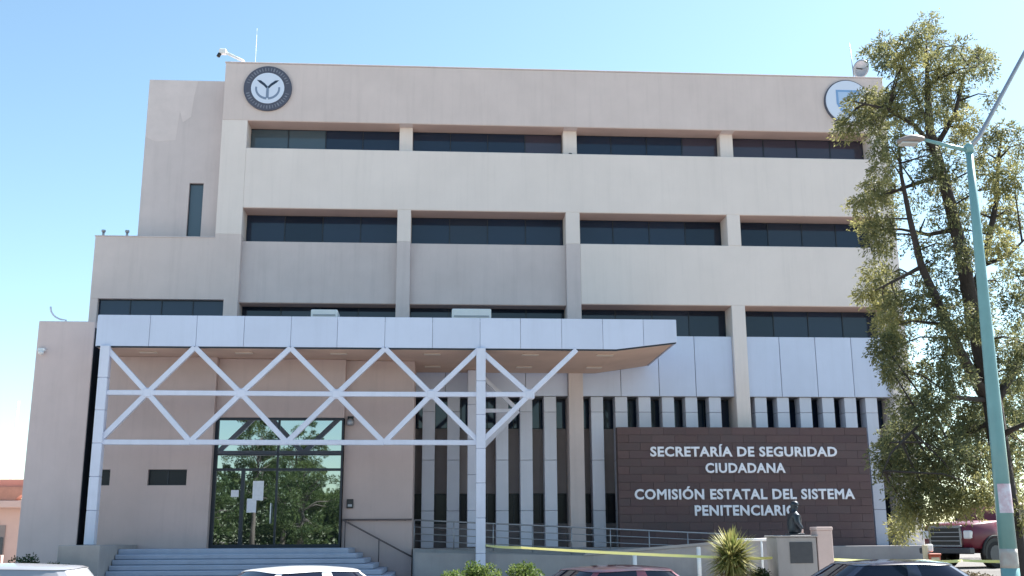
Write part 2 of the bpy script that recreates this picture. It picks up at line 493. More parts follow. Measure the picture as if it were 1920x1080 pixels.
# ------------------------------------------------------------------ entrance wing
W = thing('entrance_wing', (-7, -2, 0.3), 'low beige entrance block under the white canopy', 'building')
PZ = 1.66
box('wing_wall', -14.4, -12.42, -3.4, 8, 0.3, 9.63, 'paint_pink', W, 0.02)
box('wing_roof_edge', -13.75, -12.45, -2.6, 8, 9.63, 9.74, 'paint_c', W)
box('slot_shade_panel', -12.419, -12.40, -3.38, -2.41, 0.3, 9.4, 'frame', W, 0)  # dark sheet added over the return, its colour standing in for shade
box('slot_wall', -12.42, -11.98, -2.4, -0.2, 0.3, 9.4, 'frame', W)
# left wall with two slit windows
for a in ((-11.98, -8.02, 4.36, 8.352), (-11.98, -8.02, 0.3, 3.81), (-11.47, -10.18, 3.81, 4.36), (-8.84, -8.02, 3.81, 4.36)):
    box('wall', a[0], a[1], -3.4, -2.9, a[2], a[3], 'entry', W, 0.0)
window(-11.98, -11.47, 3.81, 4.36, -3.2, W, 1, ['glass_dim'])
window(-10.18, -8.84, 3.81, 4.36, -3.2, W, 2, ['glass_dim'] * 2)
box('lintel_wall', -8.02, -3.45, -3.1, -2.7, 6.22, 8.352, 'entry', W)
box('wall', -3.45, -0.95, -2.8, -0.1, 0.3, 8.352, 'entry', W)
box('wing_core', -11.97, -3.46, -2.6, -0.05, 0.3, 8.35, 'interior', W, 0)
# glazed entrance screen
D = thing('entrance_door', (-5.75, -3.0, PZ), 'tall mirrored glass entrance screen with dark frames and a double door', 'door')
dx0, dx1, dz0, dz1 = -8.02, -3.46, PZ, 6.22
bars = [('v', dx0, dz0, dz1, 0.13), ('v', dx1 - 0.07, dz0, dz1, 0.07), ('h', dz0, dx0, dx1, 0.12), ('h', dz1 - 0.09, dx0, dx1, 0.09), ('v', -5.80, dz0, dz1, 0.07), ('h', 4.33, dx0, dx1, 0.09), ('v', -7.02, dz0, 4.33, 0.13), ('h', 4.88, dx0, dx1, 0.035)]
for i, b in enumerate(bars):
    e = 0.002 * i
    if b[0] == 'v':
        box('frame_bar', b[1], b[1] + b[4], -3.06 - e, -2.95 - e, b[2], b[3], 'frame', D, 0.004)
    else:
        box('frame_bar', b[2], b[3], -3.06 - e, -2.95 - e, b[1], b[1] + b[4], 'frame', D, 0.004)
for a in ((dx0 + .13, -5.80, 4.92, 6.13), (-5.73, dx1 - .07, 4.92, 6.13), (dx0 + .13, -5.80, 4.42, 4.88), (-5.73, dx1 - .07, 4.42, 4.88), (dx0 + .13, -7.02, dz0 + .12, 4.33), (-6.89, -5.80, dz0 + .12, 4.33), (-5.73, dx1 - .07, dz0 + .12, 4.33)):
    o = box('pane', a[0], a[1], -2.995, -2.98, a[2], a[3], 'door_glass', D, 0.0)
    o.rotation_euler = (0, 0, 0)
tube('handle', [(-5.92, -3.16, 2.5), (-5.92, -3.16, 3.2)], 0.02, 'white_metal', D)
M['paper'] = mat('paper', (0.72, 0.72, 0.78), 0.7, noise=0.3, nscale=9)
for k, (x0, x1, z0, z1) in enumerate(((-6.60, -6.22, 3.30, 3.98), (-6.78, -6.45, 2.88, 3.36), (-7.35, -7.08, 3.42, 3.66))):
    box('paper_notice', x0, x1, -3.0 - 0.004 * (k + 1), -2.996 - 0.004 * (k + 1), z0, z1, 'paper', D, 0)

# entrance platform and the wrap-round steps
ST = thing('entrance_steps', (-6.8, -5.6, 0.3), 'blue grey concrete entrance steps that wrap round to the right', 'steps')
for k in range(8):
    zt = PZ - 0.165 * k
    box('step', -10.35, -2.95 + 0.29 * k, -5.7 - 0.3 * k, (-2.8 if k == 0 else -5.4 - 0.3 * (k - 1) + 0.0), zt - 0.165 if k else 0.3, zt, 'conc_blue', ST, 0.03)
    if k:
        box('step', -2.95 + 0.29 * (k - 1) - 0.02, -2.95 + 0.29 * k, -5.4 - 0.3 * (k - 1) + 0.001, -2.82, zt - 0.165, zt - 0.001, 'conc_blue', ST, 0.015)
CW = tag(box('cheek_wall', -11.6, -10.36, -7.6, -3.42, 0.3, 1.80, 'conc'), 'grey concrete side wall at the left end of the entrance steps', 'wall')
HR = thing('handrail', (-3.4, -3.1, PZ), 'brown sloping handrail beside the entrance steps', 'railing')
tube('top_rail', [(-3.4, -3.1, 2.62), (-0.72, -3.1, 1.22)], 0.03, 'rail_brown', HR)
for x in (-3.3, -2.1, -0.85):
    zt = 2.62 - (x + 3.4) * 1.4 / 2.68
    tube('post', [(x, -3.1, max(0.35, zt - 0.95)), (x, -3.1, zt)], 0.02, 'rail_brown', HR)

# ------------------------------------------------------------------ canopy
C = thing('entrance_canopy', (-1.7, -5.3, 0.3), 'long white steel canopy with criss cross truss front', 'canopy')
CY = -5.3
cj = [-11.72, -9.96, -8.38, -6.77, -5.17, -3.58, -1.94, -0.29, 1.37, 2.79, 4.24, 5.70, 7.15, 8.33]
def zb(x):
    return 8.40 if x <= 6.16 else 8.40 + (x - 6.16) / (8.33 - 6.16) * 0.27
def fascia(x0, x1, y0, y1):
    g = 0.006
    xs = [x0 + g] + [x for x in (6.16,) if x0 < x < x1] + [x1 - g]
    poly = [(x, zb(x)) for x in xs] + [(x1 - g, 9.48), (x0 + g, 9.48)]
    prism('fascia_panel', poly, y0 + random.uniform(-0.003, 0.003), y1, 'panel', C, bev=0.006)
for a, b in zip(cj, cj[1:]):
    fascia(a, b, CY - 0.03, CY + 0.03)
# back of fascia, roof deck, soffit
prism('canopy_deck', [(-11.7, 9.32), (8.28, 9.32), (8.28, zb(8.2) + 0.10), (6.16, 8.47), (-11.7, 8.47)], CY + 0.035, -0.01, 'rail', C)
prism('soffit', [(-11.7, 8.468), (6.16, 8.468), (8.26, zb(8.2) + 0.09), (8.26, zb(8.2) + 0.02), (6.16, 8.36), (-11.7, 8.36)], CY + 0.04, -0.012, 'soffit', C)
prism('fascia_edge', [(-11.7, 8.40), (6.16, 8.40), (8.30, zb(8.3)), (8.30, zb(8.3) - 0.05), (6.16, 8.345), (-11.7, 8.345)], CY - 0.02, CY + 0.036, 'frame', C)
# end fascia
for y0, y1 in ((CY + 0.04, -3.5), (-3.5, -1.8), (-1.8, -0.02)):
    box('fascia_panel', 8.29, 8.35, y0 + 0.01, y1 - 0.01, 8.66, 9.48, 'panel', C, 0.006)
    box('fascia_panel', -11.76, -11.705, y0 + 0.01, y1 - 0.01, 8.40, 9.48, 'panel', C, 0.006)
# posts built from collar jointed sections
def post(xc, wd, z0, z1, n, y=CY):
    for i in range(n):
        a = z0 + (z1 - z0) * i / n
        b = z0 + (z1 - z0) * (i + 1) / n
        box('post_section', xc - wd / 2, xc + wd / 2, y - wd / 2, y + wd / 2, a + 0.004, b - 0.004, 'steel', C, 0.015)
post(-11.37, 0.32, 1.80, 8.40, 6)
post(1.40, 0.32, 0.30, 8.40, 7)
tn = [(-11.4, 8.37), (-8.40, 8.37), (-5.16, 8.37), (-1.92, 8.37), (1.33, 8.37), (4.75, 8.37)]
mn = [(-9.88, 6.80), (-6.76, 6.79), (-3.54, 6.78), (-0.30, 6.78), (3.09, 6.79)]
ln = [(-11.35, 5.18), (-8.36, 5.16), (-5.15, 5.14), (-1.89, 5.13), (1.38, 5.12)]
bw = 0.175
def V3(p, y): return (p[0], y, p[1])
for i in range(5):
    beam('truss_diagonal', V3(tn[i], CY), V3(mn[i], CY), bw, 0.16, 'steel', C)
    beam('truss_diagonal', V3(mn[i], CY - 0.002), V3(tn[i + 1], CY - 0.002), bw, 0.16, 'steel', C)
    beam('truss_diagonal', V3(mn[i], CY + 0.002), V3(ln[i], CY + 0.002), bw, 0.16, 'steel', C)
    if i < 4:
        beam('truss_diagonal', V3(mn[i], CY + 0.004), V3(ln[i + 1], CY + 0.004), bw, 0.16, 'steel', C)
        beam('truss_chord', V3((ln[i][0], 5.14), CY + 0.006), V3((ln[i + 1][0], 5.13), CY + 0.006), 0.17, 0.17, 'steel', C)
    p = (-11.4, 6.80) if i == 0 else mn[i - 1]
    beam('truss_chord', V3(p, CY - 0.006), V3(mn[i], CY - 0.006), 0.165, 0.165, 'steel', C)
    bm = bmesh.new()
    x, z = mn[i]
    bbox(bm, x - 0.17, x + 0.17, CY - 0.10, CY + 0.10, z - 0.17, z + 0.17, 0.05)
    obj('gusset', fin(bm, 'gusset', False), 'steel', C)
# rear truss end by the facade
RY = -0.55
post(1.27, 0.40, 1.64, 8.352, 5, RY)
beam('rear_brace', (1.45, RY, 8.3), (3.05, RY, 6.79), 0.16, 0.14, 'steel', C)
beam('rear_brace', (3.05, RY - 0.003, 6.79), (1.45, RY - 0.003, 5.15), 0.16, 0.14, 'steel', C)
beam('rear_brace', (1.47, RY + 0.003, 6.79), (3.05, RY + 0.003, 6.79), 0.15, 0.14, 'steel', C)
# recessed soffit lights
M['lampglass'] = mat('lamp_diffuser', (0.62, 0.52, 0.44), 0.4)
for x in (-10.2, -6.9, -3.6, -0.3, 3.2, 5.9):
    for y in (-4.4, -1.6 if x > -0.5 else -3.9):
        if x < -0.5 and y > -4.3:
            continue
        box('soffit_light', x - 0.3, x + 0.3, y - 0.12, y + 0.12, 8.32, 8.359, 'lampglass', C, 0.01)

# ------------------------------------------------------------------ small things on the building
def ac(x0, x1, y, z, label, h=0.8):
    t = thing('air_conditioner', ((x0 + x1) / 2, y, z), label, 'air conditioner', 'air conditioners on the canopy roof')
    box('casing', x0, x1, y - 0.45, y + 0.45, z, z + h, 'white_metal', t, 0.03)
    for k in range(5):
        box('louvre', x0 + 0.08, x1 - 0.08, y - 0.475, y - 0.451, z + 0.1 + k * 0.12, z + 0.16 + k * 0.12, 'rail', t, 0.004)
ac(-4.75, -3.78, -3.0, 9.32, 'small white air conditioner on the canopy, nearer the door', 0.82)
ac(0.40, 1.85, -3.0, 9.32, 'wider grey and white air conditioner on the canopy, above the right post', 0.90)

def emblem(x, z, r, label, style):
    t = thing('round_emblem', (x, -0.02, z), label, 'emblem', 'round emblems on the parapet')
    def disc(name, rr, y0, y1, m):
        return prism(name, [(x + a, z + b) for a, b in disc_loop(64, rr)], y0, y1, m, t)
    if style == 0:
        disc('rim', r, -0.10, -0.004, 'emb_dark')
        disc('face', r * 0.69, -0.115, -0.1005, 'emb_white')
        for i in range(44):      # the tiny lettering of the ring, too small to read
            a = 2 * math.pi * i / 44
            if abs(a - math.pi) < 0.15 or a < 0.15 or a > 6.13: continue
            ca, sa = math.cos(a), math.sin(a)
            cx, cz = x + r * 0.85 * ca, z + r * 0.85 * sa
            hh = r * random.uniform(0.05, 0.08)
            tw = r * random.uniform(0.014, 0.03)
            prism('ring_mark', [(cx + ca * hh - sa * tw, cz + sa * hh + ca * tw), (cx + ca * hh + sa * tw, cz + sa * hh - ca * tw), (cx - ca * hh + sa * tw, cz - sa * hh - ca * tw), (cx - ca * hh - sa * tw, cz - sa * hh + ca * tw)], -0.106, -0.1005, 'emb_grey', t)
        for s in (-1, 1):
            prism('wing', [(x, z + 0.06 * r), (x + s * 0.12 * r, z + 0.20 * r), (x + s * 0.30 * r, z + 0.34 * r), (x + s * 0.46 * r, z + 0.36 * r), (x + s * 0.36 * r, z + 0.25 * r), (x + s * 0.16 * r, z + 0.10 * r), (x + s * 0.05 * r, z - 0.02 * r)], -0.125, -0.1155, 'emb_navy', t)
            pts = [(x + s * 0.52 * r * math.cos(q), z - 0.02 * r + 0.5 * r * math.sin(q)) for q in np.linspace(0.15, -1.5, 12)]
            pin = [(x + s * 0.44 * r * math.cos(q), z - 0.02 * r + 0.40 * r * math.sin(q)) for q in np.linspace(-1.5, 0.15, 12)]
            prism('laurel', pts + pin, -0.121, -0.1155, 'emb_steel', t)
        prism('stem', [(x - 0.06 * r, z - 0.45 * r), (x + 0.06 * r, z - 0.45 * r), (x + 0.05 * r, z + 0.08 * r), (x - 0.05 * r, z + 0.08 * r)], -0.124, -0.1155, 'emb_steel', t)
    else:
        disc('rim', r, -0.10, -0.004, 'emb_dark')
        disc('face', r * 0.95, -0.14, -0.1005, 'emb_white')
        def sh(k):
            return [(x - 0.50 * k * r, z + 0.52 * k * r), (x + 0.50 * k * r, z + 0.52 * k * r), (x + 0.50 * k * r, z - 0.1 * k * r), (x + 0.34 * k * r, z - 0.45 * k * r), (x, z - 0.68 * k * r), (x - 0.34 * k * r, z - 0.45 * k * r), (x - 0.50 * k * r, z - 0.1 * k * r)]
        prism('shield', sh(1.0), -0.15, -0.1405, 'emb_blue', t)
        prism('shield_field', sh(0.82), -0.156, -0.1505, 'emb_pale', t)
M['emb_dark'] = mat('emblem_dark', (0.075, 0.075, 0.105), 0.45, noise=0.4, nscale=4, col2=(0.10, 0.12, 0.18))
M['emb_white'] = mat('emblem_white', (0.66, 0.72, 0.85), 0.4)
M['emb_navy'] = mat('emblem_navy', (0.02, 0.035, 0.07), 0.45)
M['emb_steel'] = mat('emblem_steel', (0.20, 0.26, 0.37), 0.45)
M['emb_grey'] = mat('emblem_grey', (0.20, 0.21, 0.26), 0.5)
M['emb_blue'] = mat('emblem_blue', (0.20, 0.36, 0.62), 0.45)
M['emb_pale'] = mat('emblem_pale', (0.42, 0.56, 0.78), 0.45)
emblem(-7.30, 20.25, 0.99, 'dark ringed round emblem with a winged Y on white, left end of the parapet', 0)
emblem(17.42, 20.22, 1.02, 'white round emblem with a blue shield, half hidden by the tree', 1)

t = thing('security_camera', (-8.6, 0.3, ZT + 0.05), 'white security camera on a slanting arm at the roof corner', 'camera')
tube('arm', [(-8.35, 0.25, ZT + 0.05), (-8.45, 0.2, ZT + 0.2), (-9.2, 0.1, ZT + 0.52)], 0.06, 'white_metal', t)
box('housing', -9.42, -9.12, -0.02, 0.22, ZT + 0.42, ZT + 0.64, 'white_metal', t, 0.03)
tube('lens', [(-9.38, 0.05, ZT + 0.42), (-9.44, 0.02, ZT + 0.28)], 0.08, 'black', t)
t = thing('antenna', (-8.0, 0.6, 21.0), 'thin pale antenna rod above the left emblem', 'antenna')
tube('rod', [(-8.0, 0.6, 21.0), (-8.0, 0.6, 23.0)], [0.014, 0.008], 'white_metal', t)
tube('tip', [(-8.0, 0.6, 23.0), (-8.0, 0.6, 23.3)], 0.006, 'white_metal', t)
t = thing('antenna', (18.2, 1.0, 21.0), 'grey whip antenna on the roof beside the tree top', 'antenna')
tube('rod', [(18.25, 1.0, 21.0), (18.24, 1.0, 22.2), (18.18, 1.0, 23.55)], [0.03, 0.025, 0.012], 'rail', t)
t = thing('dish_antenna', (18.6, 1.0, 21.0), 'small grey dish antenna on the roof beside the tree top', 'antenna')
bm = bmesh.new()
axis = Vector((-0.75, -0.45, -0.15)).normalized(); ux = axis.orthogonal().normalized(); uy = axis.cross(ux)
cen = Vector((18.62, 0.9, 22.25)); prev = None
for i in range(6):
    rr = 0.42 * i / 5
    ring = [bm.verts.new(cen + axis * (rr * rr * 0.5) + ux * rr * math.cos(a) + uy * rr * math.sin(a)) for a in np.linspace(0, 2 * math.pi, 20, endpoint=False)] if i else [bm.verts.new(cen)]
    if prev:
        for k in range(20):
            if len(prev) == 1: bm.faces.new((prev[0], ring[k], ring[(k + 1) % 20]))
            else: bm.faces.new((prev[k], ring[k], ring[(k + 1) % 20], prev[(k + 1) % 20]))
    prev = ring
do = obj('dish', fin(bm, 'dish'), 'rail', t, smooth=True)
md = do.modifiers.new('thick', 'SOLIDIFY'); md.thickness = 0.03
tube('mast', [(18.66, 1.0, 21.0), (18.66, 1.0, 22.2)], 0.04, 'rail', t)
tube('feed', [cen + axis * 0.02, cen + axis * 0.4], 0.03, 'black', t)
t = thing('flood_light', (12.0, 0.5, S1), 'tiny black fitting on the ledge by the second pier, top floor', 'light')
box('housing', 5.30, 5.44, 0.2, 0.34, S1, S1 + 0.12, 'black', t, 0.02); t.location = (5.37, 0.27, S1)
for c in t.children: c.location = -Vector(t.location)
for i, x in enumerate((-13.55, -12.62)):
    t = thing('roof_vent', (x, 0.7, 13.8), ('small dark roof vent at the left end of the side block', 'small dark roof vent next to the stair tower')[i], 'vent', 'vents on the side block')
    tube('pipe', [(x, 0.15, 13.8), (x, 0.15, 14.0)], 0.05, 'rail', t)
    tube('cap', [(x, 0.15, 14.0), (x, 0.15, 14.08)], 0.085, 'rail', t)
t = thing('conduit_pipe', (-13.95, -1.0, 9.63), 'thin curved pale conduit rising from the left wing roof', 'pipe')
tube('pipe', [(-13.95, -2.0, 9.63), (-13.95, -2.0, 9.95)] + [(-13.95 - 0.6 * math.sin(q), -2.0, 9.95 + 0.35 * (1 - math.cos(q)) * 1.4) for q in np.linspace(0.3, 1.6, 7)], 0.035, 'steel', t)
t = thing('wall_camera', (-14.2, -3.45, 8.45), 'small white dome camera on the left wing wall', 'camera')
box('bracket', -14.30, -14.05, -3.56, -3.402, 8.50, 8.62, 'white_metal', t, 0.02)
tube('dome', [(-14.17, -3.54, 8.50), (-14.17, -3.54, 8.42), (-14.17, -3.54, 8.38)], [0.10, 0.09, 0.04], 'white_metal', t, 12)
t = thing('wall_lamp', (-3.25, -2.85, 6.1), 'small dark lamp on the wall right of the glass door', 'lamp')
box('backplate', -3.35, -3.13, -2.84, -2.802, 6.0, 6.3, 'black', t, 0.01)
tube('shade', [(-3.24, -2.98, 5.96), (-3.24, -2.98, 6.12), (-3.24, -2.98, 6.2)], [0.13, 0.12, 0.05], 'rail', t, 12)
t = thing('intercom', (-3.18, -2.83, 3.0), 'small black intercom box right of the door', 'intercom')
box('casing', -3.29, -3.06, -2.87, -2.802, 3.02, 3.34, 'black', t, 0.01)
box('button_panel', -3.25, -3.10, -2.878, -2.871, 3.08, 3.16, 'rail', t, 0.002)

# ------------------------------------------------------------------ platform, ramp, railings
t = thing('access_ramp', (5, -3, 0.3), 'grey concrete switchback ramp in front of the louvred wall', 'ramp')
box('upper_platform', -0.93, 19.1, -1.9, 1.14, 0.3, 1.60, 'conc', t)
prism('upper_ramp', [(-0.9, 0.3), (-0.9, 1.62), (10.6, 1.06), (10.6, 0.3)], -3.3, -1.91, 'conc', t)
box('landing', 10.6, 13.2, -4.9, -1.91, 0.3, 1.06, 'conc', t)
prism('lower_ramp', [(2.2, 0.3), (2.2, 0.5), (10.59, 1.06), (10.59, 0.3)], -4.85, -3.31, 'conc', t)
prism('side_wall', [(-0.8, 0.3), (-0.8, 1.5), (5.0, 1.36), (11.7, 1.88), (11.7, 0.3)], -5.08, -4.86, 'conc', t)
prism('wall_coping', [(4.9, 1.364), (5.0, 1.46), (11.8, 1.975), (11.8, 1.89)], -5.13, -4.81, 'conc', t)
def railing(name, pts, h, label, m='rail', step=1.5, r=0.022, mids=3):
    t = thing(name, pts[0], label, 'railing')
    P = [Vector(p) for p in pts]
    tube('top_rail', [p + Vector((0, 0, h)) for p in P], r * 1.25, m, t)
    for k in range(1, mids + 1):
        tube('mid_rail', [p + Vector((0, 0, h * k / (mids + 1))) for p in P], r * 0.7, m, t)
    for a, b in zip(P, P[1:]):
        n = max(1, int((b - a).length / step))
        for i in range(n + 1):
            q = a.lerp(b, i / n)
            tube('post', [q, q + Vector((0, 0, h))], r, m, t)
railing('railing', [(-0.88, -2.5, 1.64), (10.5, -2.5, 1.09)], 0.97, 'long thin grey railing along the upper ramp', m='rail', step=1.42)
t2 = thing('railing', (-3.4, -2.95, PZ), 'short brown wall rail right of the glass door', 'railing')
tube('rail', [(-3.42, -2.9, 2.62), (-0.95, -2.9, 2.62)], 0.03, 'rail_brown', t2)
for x in (-3.2, -2.2, -1.2):
    tube('bracket', [(x, -2.9, 2.62), (x, -2.80, 2.58)], 0.012, 'rail_brown', t2)
railing('railing', [(9.4, -6.2, 0.3), (12.0, -6.2, 0.3)], 1.56, 'white pipe railing between the yucca and the monument', m='white_metal', step=1.3, r=0.035, mids=0)
for i, (x, h) in enumerate(((6.47, 1.12), (8.62, 1.30))):
    t = thing('bollard', (x, -6.0, 0.3), ('shorter white post under the caution tape', 'taller white post left of the yucca')[i], 'post', 'white posts along the ramp')
    tube('shaft', [(x, -6.0, 0.3), (x, -6.0, 0.3 + h)], 0.07, 'white_metal', t, 12)
    tube('cap', [(x, -6.0, 0.3 + h), (x, -6.0, 0.34 + h)], [0.08, 0.05], 'white_metal', t, 12)
tag(box('planter_wall', 14.4, 18.9, -2.6, -1.92, 0.9, 1.62, 'conc'), 'low grey planter wall right of the brown sign', 'wall')

# ------------------------------------------------------------------ sign wall
G = thing('sign_wall', (11.8, -0.8, 1.6), 'brown stone sign wall with white lettering', 'sign')
sx0, sx1, sz0, sz1, sy = 6.83, 16.72, 1.61, 6.12, -1.0
box('backing', sx0 + .01, sx1 - .01, sy + 0.05, -0.55, sz0, sz1, 'mortar', G, 0)
NC, NR = 11, 15
tw, th = (sx1 - sx0) / NC, (sz1 - sz0) / NR
tiles = []
for v in range(3):
    bm = bmesh.new()
    bbox(bm, 0.003, tw - 0.003, 0, 0.06, 0.003, th - 0.003, 0.004)
    me = fin(bm, 'stone_tile', False)
    me.materials.append(M[('stone', 'stone2', 'stone3')[v]])
    tiles.append(me)
for r in range(NR):
    for c in range(-1 if r % 2 else 0, NC):
        x = sx0 + c * tw + (tw / 2 if r % 2 else 0)
        if r % 2 and (c == -1 or c == NC - 1):   # half tile at the ends
            bm = bmesh.new()
            xa = sx0 if c == -1 else sx1 - tw / 2
            bbox(bm, xa + .005, xa + tw / 2 - .005, sy, sy + 0.06, sz0 + r * th + .005, sz0 + (r + 1) * th - .005, 0.006)
            obj('stone_tile', fin(bm, 'stone_tile', False), random.choice(('stone', 'stone2', 'stone3')), G)
            continue
        o = bpy.data.objects.new('stone_tile', random.choice(tiles))
        COL.objects.link(o)
        o.parent = G
        o.location = Vector((x, sy + random.uniform(-0.008, 0.004), sz0 + r * th)) - WOFF[G.name]
def text(s, xc, zbase, width, cap, parent, m, y, name='lettering', ext=0.03, off=0.036):
    cu = bpy.data.curves.new(name, 'FONT')
    cu.body = s
    cu.size = 1.0
    cu.align_x = 'LEFT'
    cu.bevel_depth = off
    cu.bevel_resolution = 0
    cu.extrude = 0.02
    cu.space_character = 1.08
    cu.resolution_u = 3
    tmp = bpy.data.objects.new('tmp', cu)
    COL.objects.link(tmp)
    dg = bpy.context.evaluated_depsgraph_get()
    me = bpy.data.meshes.new_from_object(tmp.evaluated_get(dg))
    bpy.data.objects.remove(tmp)
    n = len(me.vertices)
    co = np.empty(n * 3)
    me.vertices.foreach_get('co', co)
    co = co.reshape(-1, 3)
    x0, x1 = co[:, 0].min(), co[:, 0].max()
    sx = width / (x1 - x0)
    sz = cap / (0.69 + 2 * off)
    out = np.stack([xc - width / 2 + (co[:, 0] - x0) * sx, y - (co[:, 2] - co[:, 2].min()) / (np.ptp(co[:, 2])) * ext, zbase + (co[:, 1] + off) * sz], 1)
    me.vertices.foreach_set('co', out.ravel())
    me.flip_normals() if hasattr(me, 'flip_normals') else None
    me.update()
    me.materials.clear()
    me.materials.append(M[m])
    return obj(name, me, None, parent)
ly = sy - 0.012
text('SECRETARÍA DE SEGURIDAD', 11.77, 4.985, 7.36, 0.385, G, 'letter', ly)
text('CIUDADANA', 11.79, 4.36, 3.15, 0.385, G, 'letter', ly)
text('COMISIÓN ESTATAL DEL SISTEMA', 11.73, 3.36, 8.60, 0.40, G, 'letter', ly)
text('PENITENCIARIO', 11.72, 2.75, 3.98, 0.40, G, 'letter', ly)

# ------------------------------------------------------------------ monument with bust, gate pillar, tape
PM = thing('monument_pedestal', (9.3, -14, 0.3), 'grey plaster pedestal with a dark plaque, below the bust', 'pedestal')
box('block', 8.77, 9.83, -14.0, -13.1, 0.3, 1.93, 'conc', PM, 0.02)
box('cap_slab', 8.73, 9.87, -14.04, -13.06, 1.93, 1.98, 'conc', PM, 0.015)
box('plaque', 9.11, 9.71, -14.025, -13.999, 1.27, 1.80, 'plaque', PM, 0.006)
t = thing('gate_pillar', (10.06, -13.8, 0.3), 'pinkish plaster gate pillar right of the monument', 'pillar')
box('shaft', 9.86, 10.27, -14.0, -13.5, 0.3, 2.10, 'pillar', t, 0.015)
box('cap', 9.845, 10.285, -14.015, -13.485, 2.10, 2.19, 'pillar', t, 0.015)
tag(box('garden_wall', 9.56, 9.86, -12.95, -12.6, 0.3, 2.14, 'pillar'), 'short pinkish wall stub between the pedestal and the pillar', 'wall')

bx, by, bz = 9.42, -13.55, 1.98
BU = thing('bronze_bust', (bx, by, bz), 'dark bronze half figure facing right on the pedestal', 'statue')
def skin_mesh(name, verts, edges, radii, m, parent, root=0, sub=2):
    me = bpy.data.meshes.new(name)
    me.from_pydata([Vector(v) for v in verts], edges, [])
    o = bpy.data.objects.new('tmp', me)
    COL.objects.link(o)
    o.modifiers.new('skin', 'SKIN')
    for i, r in enumerate(radii):
        d = me.skin_vertices[0].data[i]
        d.radius = r if isinstance(r, tuple) else (r, r)
        d.use_root = (i == root)
    s = o.modifiers.new('sub', 'SUBSURF'); s.levels = sub; s.render_levels = sub
    dg = bpy.context.evaluated_depsgraph_get()
    out = bpy.data.meshes.new_from_object(o.evaluated_get(dg))
    bpy.data.objects.remove(o)
    out.materials.clear()
    return obj(name, out, m, parent, smooth=True)
vb = [(bx, by, bz + 0.0), (bx, by, bz + 0.14), (bx, by, bz + 0.40), (bx, by, bz + 0.54), (bx + .01, by, bz + 0.63), (bx + .02, by, bz + 0.72), (bx + .03, by, bz + 0.82), (bx + .01, by, bz + 0.90),
      (bx, by - 0.19, bz + 0.48), (bx, by + 0.19, bz + 0.48), (bx - .01, by - 0.24, bz + 0.32), (bx - .01, by + 0.24, bz + 0.32), (bx + 0.14, by - .22, bz + 0.14), (bx + 0.14, by + .22, bz + 0.14), (bx + 0.15, by, bz + 0.79), (bx + 0.10, by, bz + 0.73)]
eb = [(0, 1), (1, 2), (2, 3), (3, 4), (4, 5), (5, 6), (6, 7), (3, 8), (3, 9), (8, 10), (9, 11), (10, 12), (11, 13), (6, 14), (5, 15)]
rb = [(.20, .18), (.195, .18), (.205, .19), (.12, .13), .07, .095, (.128, .11), (.085, .075), .10, .10, .08, .08, .06, .06, .035, .05]
skin_mesh('figure', vb, eb, rb, 'bronze', BU, 0)
box('base_plate', bx - .2, bx + .2, by - .2, by + .2, bz, bz + 0.05, 'bronze', BU, 0.01)

def tape(name, pts, label, sag=0.05, wdt=0.075, tw=0.5):
    t = []
    P = [Vector(p) for p in pts]
    bm = bmesh.new()
    prev = None
    acc = 0
    for a, b in zip(P, P[1:]):
        n = 14
        for i in range(n + (1 if b is P[-1] else 0)):
            u = i / n
            c = a.lerp(b, u) - Vector((0, 0, sag * 4 * u * (1 - u)))
            acc += 0.3
            an = tw * math.sin(acc * 0.9) + 0.25 * math.sin(acc * 2.3)
            d = Vector((0, math.sin(an), math.cos(an))) * wdt / 2
            nn = Vector((0, math.cos(an), -math.sin(an))) * 0.002
            q = [bm.verts.new(c + d + nn), bm.verts.new(c - d + nn), bm.verts.new(c - d - nn), bm.verts.new(c + d - nn)]
            if prev:
                for k in range(4):
                    bm.faces.new((prev[k], prev[(k + 1) % 4], q[(k + 1) % 4], q[k]))
            prev = q
    return tag(obj(name, fin(bm, name), 'tape'), label, 'tape', 'caution tapes')
tape('caution_tape', [(1.57, -5.34, 1.72), (2.33, -11.0, 1.68), (7.6, -13.0, 1.41), (8.76, -13.6, 1.40)], 'yellow caution tape from the canopy post past the yucca', 0.02, 0.075)
tape('caution_tape', [(10.28, -13.8, 1.36), (13.0, -13.2, 1.30), (14.2, -13.0, 1.29), (11.9 + 4.4, -14.0, 1.30)], 'yellow caution tape in front of the red pickup', 0.03)

# ------------------------------------------------------------------ foliage helpers
def leaves(centers, length, width, droop=0.3, tint_c=None, tvar=0.25, dirs=None):
    n = len(centers)
    if dirs is None:
        d = rng.normal(size=(n, 3))
        d[:, 2] -= droop
    else:
        d = dirs + rng.normal(size=(n, 3)) * 0.5
    d /= np.linalg.norm(d, axis=1)[:, None]
    s = np.cross(d, rng.normal(size=(n, 3)))
    s /= np.linalg.norm(s, axis=1)[:, None] + 1e-9
    L = length * rng.uniform(0.6, 1.3, n)[:, None]
    Wd = width * rng.uniform(0.7, 1.3, n)[:, None]
    a = centers
    v = np.stack([a, a + d * L * 0.5 + s * Wd * 0.5, a + d * L, a + d * L * 0.5 - s * Wd * 0.5], 1).reshape(-1, 3)
    f = np.arange(n * 4).reshape(-1, 4)
    t = (tint_c if tint_c is not None else np.full(n, 0.5)) + rng.normal(size=n) * tvar
    return v, f, np.repeat(np.clip(t, 0, 1), 4)
def in_ball(n, shell=0.0):
    p = rng.normal(size=(n, 3))
    p /= np.linalg.norm(p, axis=1)[:, None]
    return p * (rng.uniform(shell ** 3, 1, n) ** (1 / 3))[:, None]
